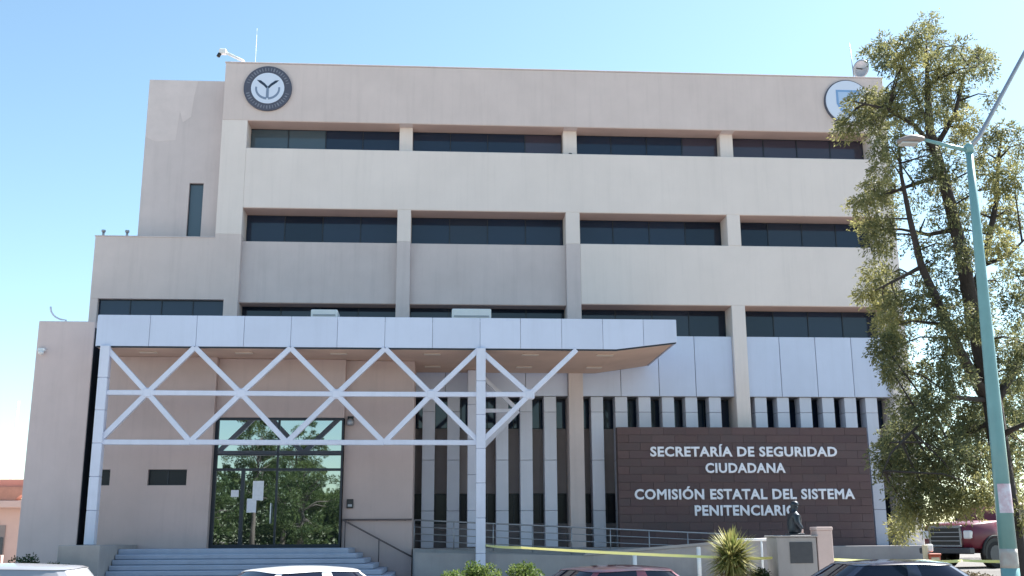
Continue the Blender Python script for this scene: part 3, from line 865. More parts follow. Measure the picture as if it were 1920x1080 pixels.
def sprays(c, rad, ns, per, slen, droop):
    """ns drooping twigs with per leaf positions each, inside an ellipsoid"""
    st = c + in_ball(ns, 0.0) * rad
    out = (st - c)
    out /= np.linalg.norm(out, axis=1)[:, None] + 1e-6
    out[:, 2] -= droop
    out += rng.normal(size=out.shape) * 0.35
    out /= np.linalg.norm(out, axis=1)[:, None]
    u = np.linspace(0, 1, per)[None, :, None]
    p = st[:, None, :] + out[:, None, :] * u * slen
    p[:, :, 2] -= (u[:, :, 0] ** 2) * slen * 0.45
    p = p + rng.normal(size=p.shape) * 0.025
    return p.reshape(-1, 3), np.repeat(out, per, axis=0)

def pix(u, v, Y):
    """place on the plane y=Y that the camera sees at photo pixel (u,v); used while laying out the tree limbs"""
    d = rt * ((u - 960) / 2000) - up * ((v - 540) / 2000) + fw
    k = (Y - CAM.y) / d.y
    return CAM + d * k

# ------------------------------------------------------------------ the big tree
TY = -20.0
TR = thing('street_tree', (11.85, TY, 0.148), 'tall feathery evergreen tree behind the teal lamp post', 'tree')
trunk = [(11.95, TY, 0.10), (11.93, TY, 1.2), (11.85, TY + .05, 3.2), (11.78, TY, 4.6), (11.55, TY, 6.6), (11.42, TY - .05, 8.0), (11.22, TY, 9.6), (11.02, TY + .05, 10.9), (11.05, TY, 12.0), (11.12, TY, 12.9)]
tr_r = [0.34, 0.25, 0.21, 0.195, 0.165, 0.14, 0.125, 0.10, 0.06, 0.025]
tube('trunk', trunk, tr_r, 'bark', TR, 10)
def P_(u, v, dy=0.0):
    p = pix(u, v, TY + dy)
    return (p.x, p.y, p.z)
limbs = [([P_(1850, 750), P_(1800, 660, -.3), P_(1765, 580, -.5), P_(1728, 500, -.6), P_(1706, 410, -.5), P_(1690, 330, -.4), P_(1684, 260, -.3)], [.13, .11, .095, .08, .06, .04, .02]),
         ([P_(1822, 560), P_(1850, 470, .4), P_(1868, 380, .6), P_(1872, 300, .7), P_(1880, 240, .7)], [.10, .08, .06, .04, .02]),
         ([P_(1752, 280), P_(1715, 235, -.3), P_(1665, 205, -.5), P_(1600, 190, -.6)], [.07, .05, .035, .015]),
         ([P_(1752, 280), P_(1790, 215, .3), P_(1808, 140, .5), P_(1850, 110, .5)], [.07, .05, .035, .015]),
         ([P_(1765, 330), P_(1715, 345, .3), P_(1660, 365, .5), P_(1605, 378, .6)], [.06, .045, .03, .012]),
         ([P_(1792, 430), P_(1740, 440, .5), P_(1690, 430, .8), P_(1645, 430, .9)], [.06, .045, .03, .012]),
         ([P_(1728, 500, -.6), P_(1690, 520, -.6), P_(1640, 545, -.5)], [.05, .035, .012]),
         ([P_(1850, 750), P_(1790, 745, -.7), P_(1730, 790, -1.2), P_(1670, 850, -1.5), P_(1650, 900, -1.5)], [.06, .045, .03, .018, .008]),
         ([P_(1860, 790), P_(1800, 820, .8), P_(1740, 860, 1.4), P_(1700, 930, 1.6)], [.06, .04, .025, .01]),
         ([P_(1858, 770), P_(1900, 700, .6), P_(1935, 620, 1.0), P_(1950, 540, 1.2)], [.10, .08, .05, .02]),
         ([P_(1868, 820), P_(1910, 800, -.5), P_(1950, 780, -.9)], [.08, .05, .02]),
         ([P_(1840, 640), P_(1780, 610, .7), P_(1700, 600, 1.1), P_(1660, 620, 1.2)], [.06, .045, .03, .012]),
         ([P_(1748, 250), P_(1700, 140, .2), P_(1690, 95, .3)], [.05, .03, .01]),
         ([P_(1835, 500, .3), P_(1890, 480, -.4), P_(1930, 440, -.7)], [.06, .04, .015])]
for pts, rr in limbs:
    tube('limb', pts, rr, 'bark', TR, 7)
clumps = [  # u, v, ru, rv (photo pixels), leaf weight, sunlight painted as leaf yellowness
 (1742, 40, 8, 20, .5, .4), (1722, 62, 14, 14, .8, .4), (1703, 85, 20, 18, 1, .6), (1660, 78, 12, 14, .5, .3), (1634, 96, 16, 10, .7, .35), (1655, 104, 16, 12, .7, .4), (1700, 112, 22, 14, 1, .7), (1735, 92, 16, 14, .6, .4), (1758, 74, 10, 12, .5, .3),
 (1757, 110, 16, 16, .9, .6), (1800, 85, 14, 16, .6, .4), (1812, 106, 22, 12, .9, .6), (1840, 108, 16, 12, .8, .7), (1848, 124, 8, 12, .5, .3), (1790, 132, 18, 10, .6, .4), (1815, 138, 18, 8, .5, .3), (1768, 140, 18, 18, 1, .5), (1700, 140, 14, 16, .8, .4), (1730, 158, 18, 16, .7, .4),
 (1668, 118, 14, 8, .5, .1), (1690, 170, 18, 14, .8, .3), (1755, 175, 22, 18, 1.1, .4), (1790, 180, 18, 16, .9, .4), (1612, 184, 24, 9, 1, .8), (1645, 180, 20, 14, 1.1, .6), (1670, 195, 22, 16, 1.1, .5), (1640, 205, 26, 16, 1.2, .3), (1600, 222, 22, 10, 1, .3), (1580, 240, 12, 10, .6, .7), (1630, 235, 26, 14, 1.0, .25), (1700, 210, 20, 18, 1, .3),
 (1660, 245, 22, 16, 1.0, .3), (1740, 215, 22, 18, 1, .4), (1785, 205, 20, 16, .9, .6), (1815, 225, 18, 18, 1, .95), (1800, 250, 18, 14, .9, .6), (1690, 262, 12, 12, .5, .3), (1650, 275, 14, 14, .6, .3), (1860, 180, 8, 8, .3, .2), (1850, 255, 18, 14, .8, .4), (1880, 245, 18, 12, .7, .3), (1770, 300, 24, 20, 1.2, .15), (1745, 330, 22, 18, .9, .15),
 (1655, 315, 14, 16, .7, .6), (1640, 345, 20, 12, .9, .6), (1612, 375, 20, 9, .9, .8), (1640, 372, 18, 12, .8, .5), (1664, 355, 16, 16, .9, .4), (1625, 412, 18, 10, .8, .85), (1645, 425, 18, 14, 1, .4), (1665, 400, 14, 18, .9, .3), (1640, 455, 16, 14, .8, .4), (1662, 450, 14, 18, .8, .4), (1672, 300, 10, 20, .5, .3),
 (1850, 320, 18, 20, .9, .7), (1872, 345, 18, 20, 1, .9), (1880, 385, 16, 20, 1, .9), (1862, 410, 18, 18, .9, .6), (1868, 445, 16, 16, .8, .9), (1900, 330, 16, 22, .8, .4), (1905, 400, 16, 20, .8, .3), (1835, 290, 14, 14, .7, .5), (1800, 345, 16, 18, .7, .2), (1815, 400, 14, 18, .6, .2), (1790, 380, 14, 14, .6, .2), (1785, 440, 16, 16, .8, .2),
 (1720, 300, 16, 18, .35, .2), (1715, 360, 18, 20, .4, .2), (1735, 410, 18, 18, .45, .2), (1745, 460, 20, 18, .5, .2), (1712, 450, 14, 16, .35, .2), (1760, 500, 20, 18, .6, .2), (1715, 545, 20, 16, .6, .2), (1770, 550, 20, 18, .7, .2), (1830, 470, 14, 18, .6, .3),
 (1640, 505, 20, 12, .9, .8), (1665, 515, 16, 14, .8, .5), (1625, 545, 18, 12, .9, .95), (1650, 548, 18, 16, 1, .95), (1660, 580, 14, 20, 1, .95), (1664, 615, 14, 20, .9, .8), (1680, 560, 16, 14, .8, .4), (1655, 645, 18, 14, .9, .2), (1675, 650, 16, 20, 1, .25), (1690, 620, 14, 18, .7, .2), (1685, 690, 14, 16, .7, .3), (1668, 690, 12, 16, .6, .4),
 (1700, 570, 18, 14, .7, .2), (1740, 600, 18, 20, .4, .2), (1795, 590, 16, 22, .8, .3), (1830, 560, 18, 20, .9, .3), (1825, 620, 18, 20, .9, .2), (1765, 650, 16, 16, .6, .2), (1750, 690, 20, 16, .8, .2), (1790, 700, 22, 20, 1.1, .15), (1830, 690, 20, 22, 1.1, .15), (1900, 500, 18, 22, .8, .2), (1880, 540, 16, 22, .7, .3), (1905, 580, 18, 24, .8, .2), (1890, 640, 20, 22, 1, .3), (1910, 690, 16, 24, .9, .2), (1875, 700, 16, 20, .8, .2),
 (1720, 740, 20, 14, .8, .2), (1760, 740, 24, 18, 1.1, .15), (1800, 760, 24, 20, 1.2, .15), (1700, 790, 22, 18, .9, .2), (1680, 820, 22, 18, 1, .25), (1660, 850, 18, 20, .9, .3), (1730, 810, 24, 20, 1.1, .2), (1770, 810, 24, 22, 1.2, .2), (1810, 820, 22, 22, 1.2, .2), (1840, 790, 18, 22, 1.1, .15), (1675, 880, 18, 20, .8, .3), (1710, 860, 24, 20, 1.1, .2), (1750, 870, 26, 22, 1.2, .3), (1800, 880, 24, 22, 1.2, .5), (1835, 860, 20, 22, 1.1, .4),
 (1700, 920, 22, 20, 1, .3), (1740, 930, 24, 20, 1.2, .5), (1780, 940, 24, 18, 1.2, .9), (1815, 935, 20, 18, 1.1, .9), (1845, 915, 16, 20, .9, .7), (1720, 965, 20, 14, 1, .7), (1700, 950, 14, 14, .7, .8), (1900, 750, 18, 26, .9, .3), (1910, 830, 14, 26, .8, .4), (1905, 900, 14, 22, .7, .5),
 (1720, 690, 18, 18, .5, .2), (1735, 770, 22, 18, .9, .2), (1860, 830, 18, 24, 1, .2), (1860, 740, 16, 22, .8, .2), (1690, 760, 16, 18, .7, .3), (1780, 850, 24, 20, 1.1, .25), (1690, 840, 20, 20, .9, .3), (1760, 905, 24, 18, 1.1, .5), (1725, 890, 22, 18, 1.1, .3), (1690, 985, 12, 12, .7, .8), (1920, 640, 14, 24, .8, .3), (1915, 960, 12, 20, .6, .6),
 (1762, 345, 14, 20, .6, .25), (1778, 395, 14, 20, .6, .25), (1796, 465, 14, 22, .6, .2), (1808, 520, 14, 22, .7, .2), (1838, 600, 14, 22, .8, .2), (1850, 660, 16, 22, .8, .2), (1728, 520, 12, 18, .5, .2), (1752, 575, 14, 18, .6, .2), (1780, 630, 14, 18, .7, .2), (1742, 265, 14, 16, .6, .3), (1890, 290, 16, 18, .7, .6), (1915, 270, 12, 20, .6, .4), (1885, 470, 16, 18, .7, .5), (1918, 530, 12, 24, .8, .3)]
allpts = np.array([p for pts, _ in limbs for p in pts] + trunk[4:])
# denser set of attachment points
att = []
for pts in [l[0] for l in limbs] + [trunk[4:]]:
    for a, b in zip(pts, pts[1:]):
        for u in (0, .33, .66):
            att.append(Vector(a).lerp(Vector(b), u))
LV, LF, LT = [], [], []
twb = bmesh.new()
base = 0
for (u, v, ru, rv, wgt, sunlit) in clumps:
    lim = 1.9 * math.sqrt(max(0.05, 1 - ((u - 1775) / 235) ** 2))
    dy = random.uniform(-lim, lim) * 0.75
    c = pix(u, v, TY + dy)
    sc = 2000 / (c.y - CAM.y)
    big = 1.28 if v > 560 or u > 1835 else 1.10
    rad = np.array([ru / sc * big, ru / sc * 1.2, rv / sc * big])
    ns = int((92 if v > 560 else 70) * wgt)
    p, dr = sprays(np.array(c), rad * 0.9, ns, 13, 0.21, 0.45)
    vv, ff, tt = leaves(p, 0.082, 0.030, 0.3, np.full(len(p), 0.10 + 0.75 * sunlit), 0.2, dr)
    LV.append(vv); LF.append(ff + base); LT.append(tt); base += len(vv)
    # twig that carries the clump
    q = min(att, key=lambda s: (s - c).length + (0.6 if s.z > c.z + 0.4 else 0))
    mid = q.lerp(c, 0.55) + Vector((random.uniform(-.1, .1), random.uniform(-.1, .1), 0.12))
    tube_bm(twb, [q, mid, c], [0.026, 0.016, 0.006], 5)
obj('twigs', fin(twb, 'twigs'), 'bark', TR, smooth=True)['kind'] = 'stuff'
obj('crown', mesh_np('crown', np.concatenate(LV), np.concatenate(LF), np.concatenate(LT)), 'leaf_a', TR)

# ------------------------------------------------------------------ other trees
def round_tree(name, loc, h, r, label, cat='tree', group=None, nclump=60, per=170, lm='leaf_b', lsz=(0.22, 0.11), tr=0.25, seed=0, low=0.28):
    rs = random.Random(seed)
    x, y, z = loc
    t = thing(name, loc, label, cat, group)
    top = z + h * 0.75
    pts = [(x, y, z - 0.05), (x + rs.uniform(-.2, .2), y, z + h * 0.2), (x + rs.uniform(-.4, .4), y + rs.uniform(-.3, .3), z + h * 0.45), (x + rs.uniform(-.5, .5), y, top)]
    tube('trunk', pts, [tr * 1.3, tr, tr * 0.75, tr * 0.2], 'bark_grey', t, 9)
    bmb = bmesh.new()
    LV, LF, LT = [], [], []
    base = 0
    cz = z + h * (low + 1) / 2
    rz = h * (1 - low) / 2
    for i in range(nclump):
        while True:
            a, b, c = rs.uniform(-1, 1), rs.uniform(-1, 1), rs.uniform(-1, 1)
            if 0.12 < a * a + b * b + c * c < 1: break
        k = 1 - 0.25 * max(0, c)
        cc = np.array([x + a * r * k, y + b * r * k, cz + c * rz])
        cr = rs.uniform(0.14, 0.26) * r
        n = int(per * rs.uniform(0.6, 1.2))
        p = cc + in_ball(n, 0.3) * np.array([cr, cr, cr * 0.75])
        vv, ff, tt = leaves(p, lsz[0], lsz[1], 0.3, np.full(n, rs.uniform(0.15, 0.75)), 0.2)
        LV.append(vv); LF.append(ff + base); LT.append(tt); base += len(vv)
        if i % 3 == 0:
            q = Vector(pts[2]).lerp(Vector(pts[3]), rs.uniform(0, 0.6)) if c > -0.2 else Vector(pts[1]).lerp(Vector(pts[2]), rs.uniform(0.6, 1))
            tube_bm(bmb, [q, q.lerp(Vector(cc), 0.5) + Vector((0, 0, 0.2)), cc], [tr * .3, tr * .2, tr * .06], 5)
    obj('limbs', fin(bmb, 'limbs'), 'bark_grey', t, smooth=True)
    obj('crown', mesh_np('crown', np.concatenate(LV), np.concatenate(LF), np.concatenate(LT)), lm, t)
    return t
round_tree('park_tree', (-17.0, -66, 0.0), 15.0, 2.9, 'tall park tree mirrored left of centre in the glass door', group='park trees mirrored in the door', nclump=70, seed=3, low=0.3)
round_tree('park_tree', (-13.2, -70, 0.0), 13.6, 2.4, 'slim park tree mirrored at the centre of the glass door', group='park trees mirrored in the door', nclump=60, seed=4, low=0.3)
round_tree('park_tree', (-20.5, -62, 0.0), 8.6, 3.0, 'low park tree mirrored at the left of the glass door', group='park trees mirrored in the door', nclump=60, seed=5, low=0.12)
round_tree('park_tree', (-12.2, -61, 0.0), 8.8, 3.2, 'bright green park tree mirrored right of centre in the glass door', group='park trees mirrored in the door', nclump=70, seed=6, low=0.1)
round_tree('park_tree', (-7.6, -68, 0.0), 10.0, 3.0, 'park tree mirrored at the right edge of the glass door', group='park trees mirrored in the door', nclump=60, seed=8, low=0.15)
round_tree('park_tree', (-16.0, -78, 0.0), 11.0, 4.0, 'broad park tree mirrored behind the others in the glass door', group='park trees mirrored in the door', nclump=60, seed=9, low=0.1)
round_tree('park_tree', (-1.0, -74, 0.0), 9.5, 3.6, 'park tree mirrored in the panes behind the louvres', group='park trees mirrored in the door', nclump=50, seed=10, low=0.15)
round_tree('background_tree', (27.5, 6, 1.0), 9.0, 3.6, 'dark tree behind the red pickup at the right edge', nclump=60, seed=12, low=0.15, lm='leaf_d')
round_tree('background_tree', (-31.0, 46, 0.3), 7.0, 1.6, 'far tree showing above the coral house roof at the left edge', nclump=26, seed=13, low=0.4, lm='leaf_d')
round_tree('background_tree', (-28.6, 44, 0.3), 6.7, 1.3, 'far tree top between the coral house and the office wing', nclump=22, seed=14, low=0.4, lm='leaf_d')

def leafy_mass(name, x0, x1, y, h, n, label, lm):
    x = rng.uniform(x0, x1, n)
    top = h * (0.72 + 0.16 * np.sin(x * 0.55) + 0.12 * np.sin(x * 1.37 + 1))
    c = np.stack([x, y + rng.normal(size=n) * 1.6, top * rng.uniform(0, 1, n) ** 0.8], 1)
    v, f, tt = leaves(c, 0.5, 0.34, 0.2, 0.35 + 0.3 * np.sin(x * 1.9) * np.sin(c[:, 2] * 1.3), 0.2)
    return tag(obj(name, mesh_np(name, v, f, tt), lm), label, 'trees', kind='stuff')
leafy_mass('far_wood', -48, 40, -80, 10.5, 52000, 'green mass of park trees mirrored low in the glass door', 'leaf_b')
def bush(loc, r, h, label, group, lm='leaf_c', n=1500, sz=(0.075, 0.045), seed=0, cat='bush', name='shrub'):
    t = thing(name, loc, label, cat, group)
    x, y, z = loc
    rs = random.Random(seed)
    bmb = bmesh.new()
    LV, LF, LT = [], [], []
    base = 0
    k = 9
    for i in range(k):
        a = rs.uniform(0, 6.28)
        q = rs.uniform(0, 0.62) * r
        c = np.array([x + q * math.cos(a), y + q * math.sin(a), z + h * rs.uniform(0.45, 0.78)])
        m_ = n // k
        p = c + in_ball(m_, 0.55) * np.array([r * .45, r * .45, h * .26])
        vv, ff, tt = leaves(p, sz[0], sz[1], -0.4, np.full(m_, rs.uniform(0.3, 0.7)), 0.22)
        LV.append(vv); LF.append(ff + base); LT.append(tt); base += len(vv)
        tube_bm(bmb, [(x + rs.uniform(-.05, .05), y + rs.uniform(-.05, .05), z - 0.02), (x + (c[0] - x) * .5, y + (c[1] - y) * .5, z + h * .3), c], [0.02, 0.014, 0.005], 5)
    p = np.array([x, y, z + h * 0.3]) + in_ball(n // 2, 0.6) * np.array([r * .8, r * .8, h * .3])
    vv, ff, tt = leaves(p, sz[0], sz[1], -0.2, np.full(len(p), 0.3), 0.2)
    LV.append(vv); LF.append(ff + base); LT.append(tt)
    obj('stems', fin(bmb, 'stems'), 'bark_grey', t)
    obj('foliage', mesh_np('foliage', np.concatenate(LV), np.concatenate(LF), np.concatenate(LT)), lm, t)
bush((0.25, -13, 0.30), 0.80, 0.86, 'pale green bush at the left of the row before the canopy post', 'bushes before the canopy post', n=2600, seed=1)
bush((1.15, -12.6, 0.30), 0.62, 1.04, 'middle bush of the row before the canopy post', 'bushes before the canopy post', n=2400, seed=2)
bush((2.33, -12.8, 0.30), 0.55, 1.06, 'darker bush at the right of the row before the canopy post', 'bushes before the canopy post', n=2400, seed=3)
bush((8.30, -13.7, 0.30), 0.42, 0.85, 'dark small bush between the yucca and the pedestal', None, n=1600, seed=4, lm='leaf_d')
bush((-12.35, -8.2, 0.30), 0.55, 1.25, 'dark clipped bush at the foot of the left wing', 'bushes by the left wing', lm='leaf_d', n=1800, seed=5)
bush((-11.3, -8.6, 0.30), 0.65, 1.0, 'dark clipped bush beside the step side wall', 'bushes by the left wing', lm='leaf_d', n=1800, seed=6)
bush((13.5, -18.2, 0.15), 0.8, 1.5, 'yellow green bush at the right edge behind the lamp post', None, n=2600, seed=31)
M['leaf_dry'] = leafmat('leaf_dry', (0.11, 0.085, 0.05), (0.20, 0.16, 0.09), 0.25)
for i, (x, y) in enumerate(((13.6, -14.3), (15.0, -14.6), (16.4, -14.2), (12.6, -14.9), (17.9, -14.5))):
    bush((x, y, 0.42), 0.8, (0.62, 0.9, 0.95, 0.62, 0.8)[i], ('dry brown bush on the bank, nearest the orange box', 'dry brown bush on the bank under the pickup bumper', 'dry brown bush on the bank left of the tree trunk', 'dry brown bush at the left end of the bank', 'dry brown bush on the bank right of the lamp post')[i], 'dry bushes on the bank', lm='leaf_dry', n=1300, seed=20 + i)

# yucca
Yx, Yy, Yz = 7.57, -14.0, 0.3
t = thing('yucca', (Yx, Yy, Yz), 'spiky yellow green yucca left of the monument', 'plant')
tube('stem', [(Yx, Yy, Yz - .05), (Yx + .02, Yy, Yz + .5), (Yx, Yy, Yz + 1.15)], [.16, .13, .11], 'bark_grey', t, 10)
def blades(n, cz, Lr, elev, m, name, wd=0.045, curl=0.35):
    V, F, TT = [], [], []
    for i in range(n):
        az = random.uniform(0, 2 * math.pi)
        el = R(random.uniform(*elev))
        L_ = random.uniform(*Lr)
        d = Vector((1.3 * math.cos(az) * math.cos(el), 1.3 * math.sin(az) * math.cos(el), math.sin(el)))
        s = d.cross(Vector((0, 0, 1))).normalized() if abs(d.z) < 0.98 else Vector((1, 0, 0))
        o0 = Vector((Yx, Yy, cz + random.uniform(-.18, .12)))
        b0 = len(V)
        tt = random.random()
        for j in range(4):
            u = j / 3
            c = o0 + d * L_ * u - Vector((0, 0, curl * L_ * u * u * math.cos(el)))
            ww = wd * (1 - u) ** 0.6 + 0.004
            V += [c - s * ww / 2, c + s * ww / 2]
            TT += [tt, tt]
        for j in range(3):
            F.append((b0 + 2 * j, b0 + 2 * j + 1, b0 + 2 * j + 3, b0 + 2 * j + 2))
    obj(name, mesh_np(name, np.array([tuple(v) for v in V]), np.array(F), np.array(TT)), m, t)
blades(900, Yz + 1.15, (0.40, 0.78), (-40, 88), 'yucca', 'green_blades', 0.07, 0.12)
blades(300, Yz + 0.80, (0.45, 0.72), (-60, 25), 'yucca_dry', 'dry_blades', 0.05, 0.15)
blades(220, Yz + 0.92, (0.5, 0.72), (-35, 45), 'yucca', 'low_blades', 0.055, 0.15)

# ------------------------------------------------------------------ street lamp
Lx, Ly = 9.07, -25.0
SL = thing('street_lamp', (Lx, Ly, 0.0), 'tapered teal street lamp post with two arms in front of the tree', 'street lamp')
zc = 8.45
cuts = [(0.0, 1.42, 'teal'), (1.42, 1.72, 'lamp_pale'), (1.72, zc, 'teal')]
M['lamp_pale'] = mat('worn_pale_paint', (0.50, 0.50, 0.46), 0.6, noise=0.6, nscale=5, col2=(0.30, 0.12, 0.10))
def lr(z): return 0.155 - (0.155 - 0.062) * z / zc
for a, b, m in cuts:
    tube('pole', [(Lx + 0.012 * z, Ly, z) for z in np.linspace(a, b, 5)], [lr(z) for z in np.linspace(a, b, 5)], m, SL, 20)
tube('base_flange', [(Lx, Ly, 0.0), (Lx, Ly, 0.05)], 0.26, 'teal', SL, 20)
tx = Lx + 0.012 * zc
tube('pole_top', [(tx, Ly, zc - .02), (tx, Ly, zc + 0.12), (tx, Ly, zc + .16)], [0.075, 0.075, 0.03], 'teal', SL, 16)
tube('arm', [(tx, Ly, zc + 0.02), (tx - 0.35, Ly, zc + 0.10), (tx - 0.85, Ly, zc + 0.22)], [0.04, 0.035, 0.025], 'teal', SL, 10)
def luminaire(p, sx_, m='lamp_head'):
    p = Vector(p)
    bm = bmesh.new()
    n = 10
    prev = None
    for i in range(8):
        u = i / 7
        wv = 0.12 * math.sin(math.pi * (0.12 + 0.80 * u)) + 0.01
        hv = 0.075 * math.sin(math.pi * (0.15 + 0.75 * u)) + 0.01
        c = p + Vector((sx_ * 0.66 * u, 0, -0.05 * u))
        ring = [bm.verts.new(c + Vector((0, wv * math.cos(a), hv * math.sin(a) * (1.2 if math.sin(a) > 0 else 0.6)))) for a in np.linspace(0, 2 * math.pi, n, endpoint=False)]
        if prev:
            for k in range(n): bm.faces.new((prev[k], prev[(k + 1) % n], ring[(k + 1) % n], ring[k]))
        else: bm.faces.new(ring)
        prev = ring
    bm.faces.new(prev)
    o = obj('lamp_head', fin(bm, 'lamp_head'), m, SL, smooth=True)
    box('diffuser', p.x + (sx_ * .60 if sx_ < 0 else sx_ * .18), p.x + (sx_ * .18 if sx_ < 0 else sx_ * .60), p.y - .09, p.y + .09, p.z - .105, p.z - .07, 'lamp_glass', o, 0.01)
M['lamp_head'] = mat('lamp_head_grey', (0.27, 0.22, 0.20), 0.5, noise=0.3, nscale=6)
M['lamp_glass'] = mat('lamp_glass', (0.5, 0.5, 0.48), 0.2)
luminaire((tx - 0.80, Ly, zc + 0.21), -0.72)
tube('arm', [(tx, Ly, zc + 0.06), (tx + 0.22, Ly, zc + 0.30), (tx + 1.25, Ly, zc + 1.95), (tx + 1.55, Ly, zc + 2.25)], [0.045, 0.04, 0.035, 0.035], 'rail', SL, 10)
luminaire((tx + 1.5, Ly, zc + 2.24), 1)
M['poster'] = mat('poster_print', (0.72, 0.70, 0.76), 0.6, noise=0.75, nscale=7, col2=(0.45, 0.10, 0.16))
bm = bmesh.new()
prev = None
for i in range(9):
    a = R(-150 + 120 * i / 8)
    q = [bm.verts.new((Lx + 0.03 + (lr(z) + off) * math.cos(a), Ly + (lr(z) + off) * math.sin(a), z)) for z, off in ((2.28, .004), (2.74, .004))]
    if prev: bm.faces.new((prev[0], q[0], q[1], prev[1]))
    prev = q
po = obj('poster', fin(bm, 'poster'), 'poster', SL)
po.modifiers.new('t', 'SOLIDIFY').thickness = 0.002

# ------------------------------------------------------------------ vehicles
M['tyre'] = mat('tyre', (0.02, 0.02, 0.02), 0.9)
M['rim'] = mat('wheel_rim', (0.45, 0.45, 0.47), 0.3, metal=0.8)
M['chrome'] = mat('chrome', (0.66, 0.66, 0.68), 0.15, metal=1.0)
M['carglass'] = mat('car_glass', (0.008, 0.010, 0.024), 0.03, spec=0.45)
M['trim'] = mat('car_trim', (0.02, 0.02, 0.02), 0.6)
M['hlight'] = mat('headlight', (0.7, 0.7, 0.72), 0.1, spec=0.8)
M['tlight'] = mat('taillight', (0.35, 0.02, 0.02), 0.2)
def wheel(parent, x, y, r, wd):
    s = 1 if y > 0 else -1
    bm = bmesh.new()
    prof = [(r * .62, -wd / 2), (r * .95, -wd / 2), (r, -wd / 2 + .03), (r, wd / 2 - .03), (r * .95, wd / 2), (r * .62, wd / 2)]
    n = 24
    rings = [[bm.verts.new((x + p * math.cos(a), y + q, r + p * math.sin(a))) for p, q in prof] for a in np.linspace(0, 2 * math.pi, n, endpoint=False)]
    for i in range(n):
        for k in range(len(prof)):
            bm.faces.new((rings[i][k], rings[i][(k + 1) % len(prof)], rings[(i + 1) % n][(k + 1) % len(prof)], rings[(i + 1) % n][k]))
    wo = obj('wheel', fin(bm, 'wheel'), 'tyre', parent, True)
    bm = bmesh.new()
    yo = y + s * wd * .36
    c = bm.verts.new((x, yo + s * .02, r))
    ring = [bm.verts.new((x + r * .63 * math.cos(a), yo, r + r * .63 * math.sin(a))) for a in np.linspace(0, 2 * math.pi, n, endpoint=False)]
    for i in range(n): bm.faces.new((c, ring[i], ring[(i + 1) % n]))
    obj('rim', fin(bm, 'rim'), 'rim', wo, True)
def superloop(cx, lx, ly, n, N):
    out = []
    for k in range(N):
        a = 2 * math.pi * (k + 0.5) / N
        c, s = math.cos(a), math.sin(a)
        q = (abs(c) ** n + abs(s) ** n) ** (-1 / n)
        out.append((cx + lx * c * q, ly * s * q))
    return out
